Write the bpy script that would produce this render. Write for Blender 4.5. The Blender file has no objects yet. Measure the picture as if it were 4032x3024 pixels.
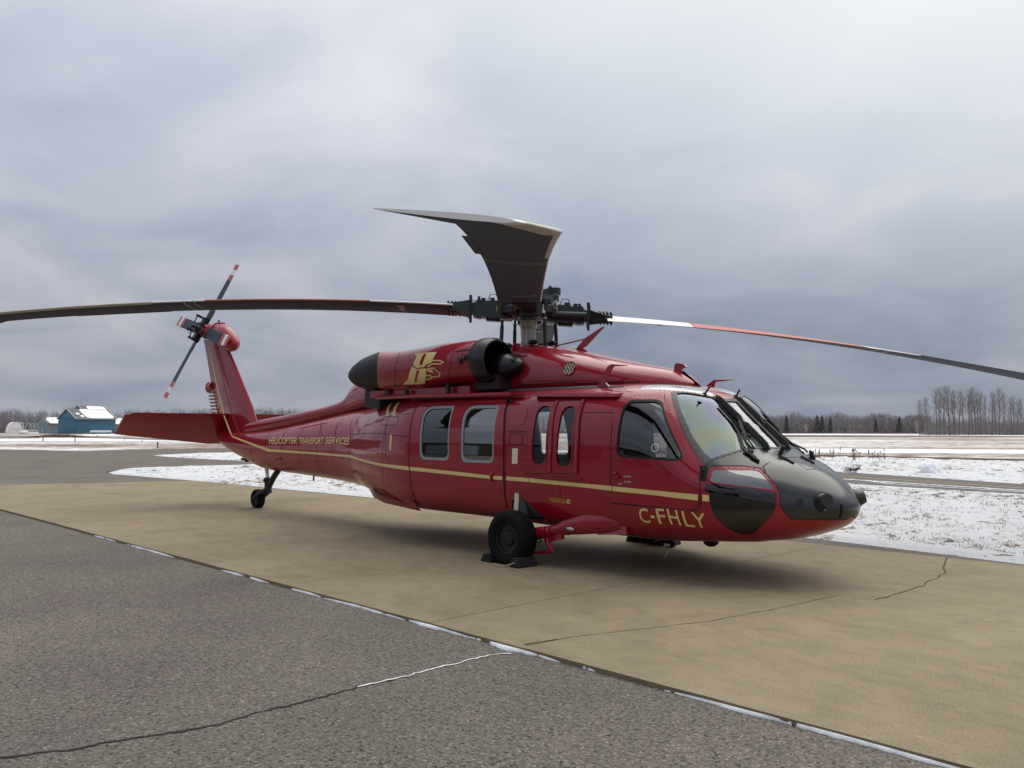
import bpy, bmesh, math, random
import numpy as np
from mathutils import Vector, Matrix, noise
from mathutils.geometry import delaunay_2d_cdt

# ------------------------------------------------------------------ camera, sky, sun, exposure
scn = bpy.context.scene
COL = scn.collection
R = math.radians
random.seed(7)
CAM = Vector((7.4, -8.4436, 1.567)); YAW = 2.37793; FPX = 3400.0; HZ = 1693.76
cd = bpy.data.cameras.new('camera'); cam = bpy.data.objects.new('camera', cd); COL.objects.link(cam)
cd.sensor_width = 36.0; cd.lens = 36.0*FPX/4032.0; cd.clip_start = 0.05; cd.clip_end = 6000
cam.location = CAM; cam.rotation_euler = (R(90)+math.atan((HZ-1512)/FPX), 0, YAW-R(90))
scn.camera = cam

SUN_AZ, SUN_EL = R(92), R(66)          # direction towards the sun (math angle in the ground plane, elevation)
w = bpy.data.worlds.new('World'); scn.world = w; w.use_nodes = True
nt = w.node_tree; N = nt.nodes; LK = nt.links; N.clear()
def nd(t, **k):
    n = N.new(t)
    for a, b in k.items(): setattr(n, a, b)
    return n
out = nd('ShaderNodeOutputWorld'); bg = nd('ShaderNodeBackground'); LK.new(bg.outputs[0], out.inputs[0])
bg.inputs[1].default_value = 0.1
sky = nd('ShaderNodeTexSky', sky_type='NISHITA', sun_disc=False)
sky.sun_elevation = SUN_EL; sky.sun_rotation = R(90)-SUN_AZ; sky.air_density = 1.5; sky.dust_density = 3.0
tc = nd('ShaderNodeTexCoord'); sep = nd('ShaderNodeSeparateXYZ'); LK.new(tc.outputs['Generated'], sep.inputs[0])
def mth(op, a, b=None, c=None, clamp=False):
    n = nd('ShaderNodeMath', operation=op); n.use_clamp = clamp
    for i, v in enumerate((a, b, c)):
        if v is None: continue
        if isinstance(v, (int, float)): n.inputs[i].default_value = v
        else: LK.new(v, n.inputs[i])
    return n.outputs[0]
zc = mth('MAXIMUM', sep.outputs[2], 0.0); zz = mth('ADD', zc, 0.24)
comb = nd('ShaderNodeCombineXYZ')
LK.new(mth('DIVIDE', sep.outputs[0], zz), comb.inputs[0]); LK.new(mth('DIVIDE', sep.outputs[1], zz), comb.inputs[1])
def ns(scale, detail, rough, dist=0.0, vec=comb.outputs[0]):
    n = nd('ShaderNodeTexNoise'); n.inputs['Scale'].default_value = scale; n.inputs['Detail'].default_value = detail
    n.inputs['Roughness'].default_value = rough; n.inputs['Distortion'].default_value = dist; LK.new(vec, n.inputs['Vector']); return n.outputs['Fac']
n1 = ns(0.62, 3, 0.45, 0.5); n2 = ns(1.9, 5, 0.5, 0.5)
mixn = mth('ADD', mth('MULTIPLY', n1, 0.60), mth('MULTIPLY', n2, 0.40))
ramp = nd('ShaderNodeValToRGB'); LK.new(mixn, ramp.inputs[0])
e = ramp.color_ramp.elements
e[0].position = 0.345; e[0].color = (0.225, 0.272, 0.372, 1); e[1].position = 0.645; e[1].color = (0.53, 0.54, 0.60, 1)
el = e.new(0.50); el.color = (0.348, 0.382, 0.470, 1)
# brightening towards the hidden sun and towards the zenith, darker band just above the horizon
sd = Vector((math.cos(SUN_AZ)*math.cos(SUN_EL), math.sin(SUN_AZ)*math.cos(SUN_EL), math.sin(SUN_EL)))
dp = nd('ShaderNodeVectorMath', operation='DOT_PRODUCT'); LK.new(tc.outputs['Generated'], dp.inputs[0]); dp.inputs[1].default_value = sd
g = nd('ShaderNodeMapRange', interpolation_type='SMOOTHSTEP'); LK.new(dp.outputs['Value'], g.inputs[0])
g.inputs[1].default_value = 0.44; g.inputs[2].default_value = 0.88; g.inputs[3].default_value = 0.0; g.inputs[4].default_value = 1.0
hz = nd('ShaderNodeMapRange', interpolation_type='SMOOTHSTEP'); LK.new(sep.outputs[2], hz.inputs[0])
hz.inputs[1].default_value = 0.0; hz.inputs[2].default_value = 0.42; hz.inputs[3].default_value = 0.74; hz.inputs[4].default_value = 1.15
sc1 = nd('ShaderNodeVectorMath', operation='SCALE'); LK.new(ramp.outputs[0], sc1.inputs[0]); LK.new(hz.outputs[0], sc1.inputs['Scale'])
gl = nd('ShaderNodeMix', data_type='RGBA'); LK.new(mth('MULTIPLY', g.outputs[0], 0.88), gl.inputs[0]); LK.new(sc1.outputs[0], gl.inputs[6]); gl.inputs[7].default_value = (0.90, 0.92, 0.90, 1)
sc2 = nd('ShaderNodeVectorMath', operation='SCALE'); LK.new(gl.outputs[2], sc2.inputs[0]); sc2.inputs['Scale'].default_value = 10.0
mx = nd('ShaderNodeMix', data_type='RGBA'); mx.inputs[0].default_value = 0.97
LK.new(sky.outputs[0], mx.inputs[6]); LK.new(sc2.outputs[0], mx.inputs[7]); LK.new(mx.outputs[2], bg.inputs[0])

sl = bpy.data.lights.new('sun', 'SUN'); sun = bpy.data.objects.new('sun', sl); COL.objects.link(sun)
sl.energy = 1.6; sl.angle = R(75); sl.color = (1.0, 0.955, 0.88)
sun.rotation_euler = (-sd).to_track_quat('-Z', 'Y').to_euler()
scn.view_settings.view_transform = 'Standard'; scn.view_settings.look = 'None'
scn.view_settings.exposure = 0.25; scn.view_settings.gamma = 1.0; scn.view_settings.use_curve_mapping = False

# ------------------------------------------------------------------ helpers
def tag(o, label=None, cat=None, group=None, kind=None):
    if label: o['label'] = label
    if cat: o['category'] = cat
    if group: o['group'] = group
    if kind: o['kind'] = kind
    return o
def empty(name, loc=(0, 0, 0), rz=0.0):
    o = bpy.data.objects.new(name, None); COL.objects.link(o); o.location = loc; o.rotation_euler = (0, 0, rz); o.empty_display_size = .2
    return o
class Mat:
    """principled material with optional procedural variation"""
    def __new__(cls, name, col, rough=.5, metal=0., coat=0., var=0., vscale=4., bump=0., bscale=60., spec=.5, rvar=0., coatr=.03, stretch=None):
        m = bpy.data.materials.new(name); m.use_nodes = True; t = m.node_tree; b = t.nodes['Principled BSDF']
        b.inputs['Base Color'].default_value = (*col, 1); b.inputs['Roughness'].default_value = rough; b.inputs['Metallic'].default_value = metal
        b.inputs['Coat Weight'].default_value = coat; b.inputs['Coat Roughness'].default_value = coatr; b.inputs['Specular IOR Level'].default_value = spec
        co = t.nodes.new('ShaderNodeTexCoord'); src = co.outputs['Object']
        if stretch:
            mp = t.nodes.new('ShaderNodeMapping'); mp.inputs['Scale'].default_value = stretch; t.links.new(src, mp.inputs[0]); src = mp.outputs[0]
        def noi(s, d=5, r=.6):
            n = t.nodes.new('ShaderNodeTexNoise'); n.inputs['Scale'].default_value = s; n.inputs['Detail'].default_value = d; n.inputs['Roughness'].default_value = r
            t.links.new(src, n.inputs['Vector']); return n.outputs['Fac']
        if var or rvar:
            f = noi(vscale)
            if var:
                mx = t.nodes.new('ShaderNodeMix'); mx.data_type = 'RGBA'; t.links.new(f, mx.inputs[0])
                mx.inputs[6].default_value = (*[c*(1-var) for c in col], 1); mx.inputs[7].default_value = (*[min(1, c*(1+var)) for c in col], 1)
                t.links.new(mx.outputs[2], b.inputs['Base Color'])
            if rvar:
                mr = t.nodes.new('ShaderNodeMapRange'); t.links.new(f, mr.inputs[0]); mr.inputs[3].default_value = max(0, rough-rvar); mr.inputs[4].default_value = rough+rvar
                t.links.new(mr.outputs[0], b.inputs['Roughness'])
        if bump:
            bp = t.nodes.new('ShaderNodeBump'); bp.inputs['Strength'].default_value = bump; bp.inputs['Distance'].default_value = .02
            t.links.new(noi(bscale, 3), bp.inputs['Height']); t.links.new(bp.outputs[0], b.inputs['Normal'])
        return m
def glass(name, tint, refl=1.3, ior=1.5, irid=False, gcol=(1, 1, 1)):
    m = bpy.data.materials.new(name); m.use_nodes = True; t = m.node_tree; t.nodes.clear()
    o = t.nodes.new('ShaderNodeOutputMaterial'); mix = t.nodes.new('ShaderNodeMixShader'); tr = t.nodes.new('ShaderNodeBsdfTransparent'); gl = t.nodes.new('ShaderNodeBsdfGlossy')
    tr.inputs[0].default_value = (*tint, 1); gl.inputs['Roughness'].default_value = .015; gl.inputs[0].default_value = (*gcol, 1)
    lw = t.nodes.new('ShaderNodeLayerWeight'); lw.inputs[0].default_value = .5
    pw = t.nodes.new('ShaderNodeMath'); pw.operation = 'POWER'; pw.inputs[1].default_value = 5; t.links.new(lw.outputs['Facing'], pw.inputs[0])
    fr = t.nodes.new('ShaderNodeMath'); fr.operation = 'MULTIPLY_ADD'; fr.inputs[1].default_value = .955; fr.inputs[2].default_value = .045; t.links.new(pw.outputs[0], fr.inputs[0])
    mu = t.nodes.new('ShaderNodeMath'); mu.operation = 'MULTIPLY'; mu.use_clamp = True; mu.inputs[1].default_value = refl
    t.links.new(fr.outputs[0], mu.inputs[0]); t.links.new(mu.outputs[0], mix.inputs[0]); t.links.new(tr.outputs[0], mix.inputs[1]); t.links.new(gl.outputs[0], mix.inputs[2]); t.links.new(mix.outputs[0], o.inputs[0])
    if irid:   # the heated pane's coating: soft interference colours in the film itself
        co = t.nodes.new('ShaderNodeTexCoord'); n = t.nodes.new('ShaderNodeTexNoise'); n.inputs['Scale'].default_value = 1.9; n.inputs['Detail'].default_value = 1.5
        n.inputs['Distortion'].default_value = .5
        t.links.new(co.outputs['Object'], n.inputs['Vector']); r = t.nodes.new('ShaderNodeValToRGB'); t.links.new(n.outputs['Fac'], r.inputs[0])
        els = r.color_ramp.elements; els[0].position = .30; els[0].color = (.66, .70, .54, 1); els[1].position = .74; els[1].color = (.56, .48, .62, 1)
        for p, c in ((.42, (.58, .72, .62, 1)), (.52, (.56, .68, .72, 1)), (.63, (.50, .56, .76, 1))):
            x = els.new(p); x.color = c
        t.links.new(r.outputs[0], gl.inputs[0]); gl.inputs['Roughness'].default_value = .06
    return m
RED = Mat('ruby_red_gloss_paint', (.285, .0012, .0125), .40, coat=.85, var=.04, vscale=3, coatr=.012, spec=.25)
_t = RED.node_tree; _n = _t.nodes.new('ShaderNodeTexNoise'); _n.inputs['Scale'].default_value = 2.6; _n.inputs['Detail'].default_value = 2.0
_b = _t.nodes.new('ShaderNodeBump'); _b.inputs['Strength'].default_value = .35; _b.inputs['Distance'].default_value = .012
_c = _t.nodes.new('ShaderNodeTexCoord'); _t.links.new(_c.outputs['Object'], _n.inputs['Vector']); _t.links.new(_n.outputs['Fac'], _b.inputs['Height'])
for _k in ('Normal', 'Coat Normal'): _t.links.new(_b.outputs[0], _t.nodes['Principled BSDF'].inputs[_k])   # slight oil-canning of the thin skin
REDIN = Mat('red_primer_edge', (.12, .004, .01), .6)
GOLD = Mat('gold_vinyl', (.73, .575, .235), .45, var=.06, vscale=12)
CREAM = Mat('cream_reflective_tape', (.72, .68, .50), .5, var=.05)
BLK = Mat('satin_black_paint', (.009, .0095, .011), .21, var=.06, vscale=3, rvar=.02, spec=.8)
FRAMEG = Mat('dark_grey_frame_paint', (.06, .063, .066), .45, var=.1)
SEAM = Mat('dark_panel_gap', (.03, .004, .006), .7)
RIV = Mat('rivet_head', (.07, .004, .007), .5)
RIVD = Mat('dark_screw_head', (.02, .02, .02), .5)
GREYIN = Mat('grey_cabin_lining', (.10, .105, .105), .8, var=.1)
DARKIN = Mat('dark_cabin_trim', (.012, .012, .013), .7)
SEATM = Mat('black_seat_fabric', (.012, .012, .014), .85, bump=.2)
RUBBER = Mat('tyre_rubber', (.0055, .0055, .0055), .8, spec=.2, var=.25, vscale=9, bump=.15, bscale=90)
RIMM = Mat('dark_wheel_rim', (.014, .014, .0145), .4, metal=.2)
DKMET = Mat('dark_oiled_metal', (.022, .026, .027), .45, metal=.35, var=.3, vscale=20, rvar=.1)
GREYMET = Mat('mast_grey_metal', (.36, .35, .31), .42, metal=.35, var=.12, vscale=7, stretch=(1, 1, .3))
BRIGHT = Mat('bright_steel', (.6, .6, .58), .3, metal=.8)
CAPW = Mat('white_plastic_cap', (.62, .62, .56), .5)
BLADE = Mat('blade_charcoal_paint', (.062, .072, .098), .7, var=.2, vscale=5, rvar=.06, spec=.2)
BWHITE = Mat('blade_white_paint', (.78, .78, .75), .4, var=.04)
BRED = Mat('blade_red_paint', (.47, .085, .055), .45, var=.08)
BBEIGE = Mat('abrasion_strip_beige', (.48, .44, .36), .5, var=.12, vscale=8)
BORANGE = Mat('ochre_marking', (.55, .30, .06), .5)
WINFR = Mat('pale_grey_window_surround', (.30, .32, .32), .45)
SEAL = Mat('black_rubber_seal', (.008, .008, .008), .6)
EXH = Mat('exhaust_black', (.006, .007, .010), .6, rvar=.1)
DOMEB = Mat('gloss_black_cowl', (.005, .0055, .007), .33, coat=.12)
MESHG = Mat('grey_exhaust_screen', (.045, .045, .043), .7, bump=.5, bscale=250)
GL_DARK = glass('dark_tinted_glass', (.03, .03, .032), 2.2)
GL_REFL = glass('mirror_tinted_glass', (.04, .042, .042), 5.0)
GL_CLR = glass('clear_window_glass', (.80, .82, .81), 1.4)
GL_TINT = glass('smoked_window_glass', (.26, .27, .27), 2.2)
GL_WS = glass('windshield_glass', (.20, .24, .25), 3.3, irid=True)
GL_WS2 = glass('windshield_glass_plain', (.40, .43, .43), 1.5)
GL_CHIN = glass('chin_window_glass', (.03, .032, .03), 1.5)
GL_CHINU = glass('upper_chin_window_glass', (.05, .052, .05), 4.5)
EYEB = Mat('pale_blue_grey_overhead_panel', (.45, .49, .52), .12, coat=.6)
LENS = glass('clear_lamp_lens', (.85, .9, .85), 1.6)

def new_obj(name, verts, faces, mats, parent=None, midx=None, smooth=False, sharp=None, nrm=None):
    me = bpy.data.meshes.new(name); me.from_pydata([tuple(map(float, v)) for v in verts], [], [tuple(map(int, f)) for f in faces])
    if not isinstance(mats, (list, tuple)): mats = [mats]
    for m in mats: me.materials.append(m)
    if midx is not None: me.polygons.foreach_set('material_index', list(map(int, midx)))
    if smooth or nrm is not None: me.polygons.foreach_set('use_smooth', [True]*len(me.polygons))
    me.update()
    if sharp is not None: me.set_sharp_from_angle(angle=R(sharp))
    if nrm is not None: me.normals_split_custom_set_from_vertices([tuple(map(float, n)) for n in nrm])
    o = bpy.data.objects.new(name, me); COL.objects.link(o)
    if parent is not None: o.parent = parent
    return o
class MB:
    """collects simple solids, builds ONE mesh object"""
    def __init__(s): s.v = []; s.f = []; s.m = []; s.k = 0
    def mat(s, k): s.k = k; return s
    def add(s, vs, fs):
        b = len(s.v); s.v += [tuple(map(float, v)) for v in vs]; s.f += [tuple(b+i for i in f) for f in fs]; s.m += [s.k]*len(fs); return s
    def box(s, c, d, rot=None, taper=1.0):
        c = Vector(c); M = rot if rot is not None else Matrix.Identity(3); vs = []
        for z in (-.5, .5):
            t = 1 if z < 0 else taper
            for x, y in ((-.5, -.5), (.5, -.5), (.5, .5), (-.5, .5)): vs.append(c+M@Vector((x*d[0]*t, y*d[1]*t, z*d[2])))
        return s.add(vs, [(3, 2, 1, 0), (4, 5, 6, 7), (0, 1, 5, 4), (1, 2, 6, 5), (2, 3, 7, 6), (3, 0, 4, 7)])
    def cyl(s, a, b, r0, r1=None, n=12, cap=True):
        a = Vector(a); b = Vector(b); r1 = r0 if r1 is None else r1; q = (b-a).to_track_quat('Z', 'Y'); vs = []
        for p, r in ((a, r0), (b, r1)):
            for i in range(n): t = 2*math.pi*i/n; vs.append(p+q@Vector((r*math.cos(t), r*math.sin(t), 0)))
        fs = [(i, (i+1) % n, n+(i+1) % n, n+i) for i in range(n)]
        if cap: fs += [tuple(range(n))[::-1], tuple(range(n, 2*n))]
        return s.add(vs, fs)
    def tube(s, path, r, n=8, cap=True):
        P = [Vector(p) for p in path]; vs = []; rr = r if isinstance(r, (list, tuple)) else [r]*len(P)
        up = None
        for i, p in enumerate(P):
            t = (P[min(i+1, len(P)-1)]-P[max(i-1, 0)]).normalized()
            if up is None: up = t.orthogonal().normalized()
            up = (up-t*up.dot(t)).normalized(); sd = t.cross(up)
            for k in range(n): a = 2*math.pi*k/n; vs.append(p+(up*math.cos(a)+sd*math.sin(a))*rr[i])
        fs = [(i*n+k, i*n+(k+1) % n, (i+1)*n+(k+1) % n, (i+1)*n+k) for i in range(len(P)-1) for k in range(n)]
        if cap: fs += [tuple(range(n))[::-1], tuple((len(P)-1)*n+k for k in range(n))]
        return s.add(vs, fs)
    def ell(s, c, r, nu=16, nv=10, rot=None):
        c = Vector(c); M = rot if rot is not None else Matrix.Identity(3); vs = []; fs = []
        for j in range(nv+1):
            ph = math.pi*j/nv-math.pi/2
            for i in range(nu):
                t = 2*math.pi*i/nu; vs.append(c+M@Vector((r[0]*math.cos(ph)*math.cos(t), r[1]*math.cos(ph)*math.sin(t), r[2]*math.sin(ph))))
        for j in range(nv):
            for i in range(nu): fs.append((j*nu+i, j*nu+(i+1) % nu, (j+1)*nu+(i+1) % nu, (j+1)*nu+i))
        return s.add(vs, fs)
    def lathe(s, c, prof, axis='z', n=32, sc=(1, 1)):
        """prof: (along, radius) list"""
        vs = []; fs = []
        for a, r in prof:
            for i in range(n):
                t = 2*math.pi*i/n; u, v = r*math.cos(t)*sc[0], r*math.sin(t)*sc[1]
                p = {'z': (u, v, a), 'y': (u, a, v), 'x': (a, u, v)}[axis]; vs.append((c[0]+p[0], c[1]+p[1], c[2]+p[2]))
        for j in range(len(prof)-1):
            for i in range(n): fs.append((j*n+i, j*n+(i+1) % n, (j+1)*n+(i+1) % n, (j+1)*n+i))
        return s.add(vs, fs)
    def prism(s, poly, thick):
        """poly: planar 3d outline, extruded by thick along its normal, centred"""
        P = [Vector(p) for p in poly]; nrm = Vector((0, 0, 0))
        for i in range(len(P)): nrm += (P[i]-P[0]).cross(P[(i+1) % len(P)]-P[0])
        nrm.normalize(); n = len(P); vs = [p-nrm*thick/2 for p in P]+[p+nrm*thick/2 for p in P]
        return s.add(vs, [tuple(range(n))[::-1], tuple(range(n, 2*n))]+[(i, (i+1) % n, n+(i+1) % n, n+i) for i in range(n)])
    def build(s, name, mats, parent=None, smooth=True, sharp=38):
        # consistent outward normals
        o = new_obj(name, s.v, s.f, mats, parent, s.m, smooth, None)
        bm = bmesh.new(); bm.from_mesh(o.data); bmesh.ops.recalc_face_normals(bm, faces=bm.faces); bm.to_mesh(o.data); bm.free()
        if smooth: o.data.set_sharp_from_angle(angle=R(sharp))
        return o
def rot_to(xdir, zhint=(0, 0, 1)):
    x = Vector(xdir).normalized(); z = Vector(zhint); z = (z-x*z.dot(x)).normalized(); y = z.cross(x)
    return Matrix((x, y, z)).transposed()
def rings(name, rs, mat, parent, cap=True, sharp=40, midx=None, mats=None):
    """skin a list of equal-length closed rings"""
    n = len(rs[0]); vs = [p for r in rs for p in r]; fs = []; mi = []
    for j in range(len(rs)-1):
        for i in range(n):
            fs.append((j*n+i, j*n+(i+1) % n, (j+1)*n+(i+1) % n, (j+1)*n+i)); mi.append(midx(j, i) if midx else 0)
    if cap:
        fs += [tuple(range(n))[::-1], tuple((len(rs)-1)*n+i for i in range(n))]; mi += [midx(0, -1) if midx else 0, midx(len(rs)-1, -1) if midx else 0]
    o = new_obj(name, vs, fs, mats or [mat], parent, mi, True)
    bm = bmesh.new(); bm.from_mesh(o.data); bmesh.ops.recalc_face_normals(bm, faces=bm.faces); bm.to_mesh(o.data); bm.free()
    o.data.set_sharp_from_angle(angle=R(sharp)); return o

# ------------------------------------------------------------------ lofted body sections
def pchip(xs,ys):
    xs=np.asarray(xs,float); ys=np.asarray(ys,float); h=np.diff(xs); d=np.diff(ys)/h
    m=np.zeros(len(xs))
    for i in range(1,len(xs)-1):
        if d[i-1]*d[i]>0:
            w1=2*h[i]+h[i-1]; w2=h[i]+2*h[i-1]
            m[i]=(w1+w2)/(w1/d[i-1]+w2/d[i])
    def end(h0,h1,d0,d1):
        v=((2*h0+h1)*d0-h0*d1)/(h0+h1)
        if v*d0<=0: return 0.
        if d0*d1<=0 and abs(v)>3*abs(d0): return 3*d0
        return v
    m[0]=end(h[0],h[1],d[0],d[1]); m[-1]=end(h[-1],h[-2],d[-1],d[-2])
    def f(x):
        x=np.clip(np.asarray(x,float),xs[0],xs[-1]); k=np.clip(np.searchsorted(xs,x)-1,0,len(h)-1)
        t=(x-xs[k])/h[k]; hk=h[k]
        return (ys[k]*(1+2*t)*(1-t)**2+m[k]*hk*t*(1-t)**2+ys[k+1]*t*t*(3-2*t)+m[k+1]*hk*t*t*(t-1))
    return f
XN=3.515
# x: zb, zt, w, zm, nlo, nup
ST=[(XN,.79,.79,.0,.79,2.,2.),
(3.495,.72,.865,.15,.79,2.1,2.),
(3.43,.64,.955,.29,.79,2.3,2.),
(3.32,.57,1.06,.44,.80,2.6,2.1),
(3.15,.505,1.17,.63,.82,2.8,2.2),
(2.97,.45,1.25,.80,.85,3.0,2.5),
(2.82,.43,1.30,.89,.88,3.2,2.6),
(2.69,.41,1.36,.955,.90,3.4,2.4),
(2.55,.40,1.49,1.02,.93,3.5,2.1),
(2.38,.39,1.645,1.075,.95,3.6,2.1),
(2.2,.38,1.81,1.11,.98,3.8,2.3),
(2.06,.37,1.935,1.13,1.0,3.9,2.75),
(1.9,.36,2.02,1.145,1.0,4.0,3.3),
(1.6,.355,2.09,1.16,1.0,4.2,3.8),
(1.2,.355,2.115,1.175,1.0,4.2,4.0),
(.3,.375,2.125,1.18,1.0,4.2,4.0),
(-1.2,.405,2.13,1.18,1.0,4.0,4.0),
(-2.3,.41,2.13,1.18,1.0,4.0,3.9),
(-2.8,.42,2.12,1.13,1.02,3.6,3.4),
(-3.4,.46,2.08,1.0,1.06,3.0,2.9),
(-4.0,.52,2.03,.82,1.1,2.7,2.6),
(-4.6,.60,1.97,.64,1.15,2.5,2.4),
(-5.4,.67,1.88,.53,1.2,2.4,2.4),
(-7.0,.74,1.70,.42,1.2,2.4,2.4),
(-8.3,.79,1.58,.33,1.2,2.4,2.4),
(-9.3,.985,1.54,.26,1.25,2.3,2.4),
(-10.0,1.13,1.56,.19,1.34,2.2,2.4),
(-10.58,1.30,1.60,.09,1.45,2.,2.)]
class Loft:
    def __init__(s,ST,XN,nq=420,ns=161,qfun=True):
        ST=sorted(ST,key=lambda r:-r[0]); s.XN=XN; s.qfun=qfun
        q=np.array([s.x2q(r[0]) for r in ST]); A=np.array(ST)
        F=[pchip(q,A[:,i]) for i in range(1,7)]
        s.F=F; s.q0,s.q1=q[0],q[-1]
        s.qs=np.linspace(q[0],q[-1],nq); s.ss=np.linspace(0,1,ns)
        T=np.zeros((nq,ns,3)); th=np.linspace(0,np.pi/2,1500); th=th**1.0
        c=np.cos(th); sn=np.sin(th); c[-1]=0
        # dense angles near the top (cos->0)
        for i,qq in enumerate(s.qs):
            zb,zt,w,zm,nl,nu=[float(f(qq)) for f in F]
            for half,(n,ze) in enumerate(((nl,zb),(nu,zt))):
                tt=np.concatenate([np.linspace(0,1,600)**3*(np.pi/4),np.pi/2-np.linspace(1,0,600)[1:]**3*(np.pi/4)])
                cy=np.abs(np.cos(tt))**(2/n); cy[-1]=0; sz=np.abs(np.sin(tt))**(2/n)
                y=w*cy; z=zm+(ze-zm)*sz
                L=np.concatenate([[0],np.cumsum(np.hypot(np.diff(y),np.diff(z)))]); 
                if L[-1]<1e-9: L=np.linspace(0,1,len(L))
                else: L/=L[-1]
                h=(ns-1)//2
                u=np.linspace(0,1,h+1)
                yy=np.interp(u,L,y); zz=np.interp(u,L,z)
                if half==0: T[i,h::-1,1]=yy; T[i,h::-1,2]=zz
                else: T[i,h:,1]=yy; T[i,h:,2]=zz
            T[i,:,0]=s.q2x(qq)
        T[...,1]*=-1
        s.T=T
        du=np.gradient(T,axis=0); dv=np.gradient(T,axis=1)
        N=np.cross(du,dv); N/=np.linalg.norm(N,axis=2,keepdims=True)+1e-12
        # orient outward (starboard => away from axis)
        m=T.mean(axis=1,keepdims=True); m[...,1]=0
        sg=np.sign(((T-m)*N).sum(2)); sg[sg==0]=1; N*=sg[...,None]
        N[:,0]=(0,0,-1); N[:,-1,1]=0
        N/=np.linalg.norm(N,axis=2,keepdims=True)+1e-12
        N[0]=(1,0,0)
        s.N=N
    def x2q(s,x): return np.sqrt(np.maximum(s.XN-np.asarray(x,float),0)) if s.qfun else s.XN-np.asarray(x,float)
    def q2x(s,q): return s.XN-np.asarray(q)**2 if s.qfun else s.XN-np.asarray(q)
    def _bil(s,A,q,v):
        fi=np.clip((np.asarray(q)-s.q0)/(s.q1-s.q0)*(len(s.qs)-1),0,len(s.qs)-1.0001); fj=np.clip(np.asarray(v)*(len(s.ss)-1),0,len(s.ss)-1.0001)
        i=fi.astype(int); j=fj.astype(int); a=(fi-i)[...,None]; b=(fj-j)[...,None]
        return A[i,j]*(1-a)*(1-b)+A[i+1,j]*a*(1-b)+A[i,j+1]*(1-a)*b+A[i+1,j+1]*a*b
    def P(s,q,v): return s._bil(s.T,np.asarray(q,float),np.asarray(v,float))
    def n(s,q,v):
        n=s._bil(s.N,np.asarray(q,float),np.asarray(v,float)); return n/(np.linalg.norm(n,axis=-1,keepdims=True)+1e-12)
    def z2s(s,x,z):
        """s parameter where the side reaches height z at x"""
        q=float(s.x2q(x)); v=np.linspace(0,1,801); zz=s.P(np.full(801,q),v)[:,2]
        return float(np.interp(z,zz,v))
    def hit(s,o,d):
        """first intersection of ray with starboard half -> (q,s,P) ; grid-cell brute force"""
        T=s.T; A=T[:-1,:-1].reshape(-1,3);B=T[1:,:-1].reshape(-1,3);C=T[1:,1:].reshape(-1,3);D=T[:-1,1:].reshape(-1,3)
        best=None
        nq,ns=T.shape[:2]
        for k,(a,b,c) in enumerate(((A,B,C),(A,C,D))):
            e1=b-a;e2=c-a;p=np.cross(np.broadcast_to(d,e2.shape),e2);det=(e1*p).sum(1)
            det=np.where(abs(det)<1e-14,1e-14,det);t=o-a;u=(t*p).sum(1)/det;qv=np.cross(t,e1);v=(qv*d).sum(1)/det;tt=(e2*qv).sum(1)/det
            ok=(u>=-1e-6)&(v>=-1e-6)&(u+v<=1+1e-6)&(tt>0)
            if ok.any():
                i=np.where(ok)[0];j=i[np.argmin(tt[i])]
                if best is None or tt[j]<best[0]:
                    ci,cj=divmod(j,ns-1)
                    if k==0: fq=u[j]+v[j]; fs=v[j]
                    else: fq=u[j]; fs=u[j]+v[j]
                    best=(tt[j],ci+fq,cj+fs)
        if best is None: return None
        q=s.q0+(s.q1-s.q0)*best[1]/(nq-1); v=best[2]/(ns-1)
        return q,v,o+d*best[0]

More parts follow.
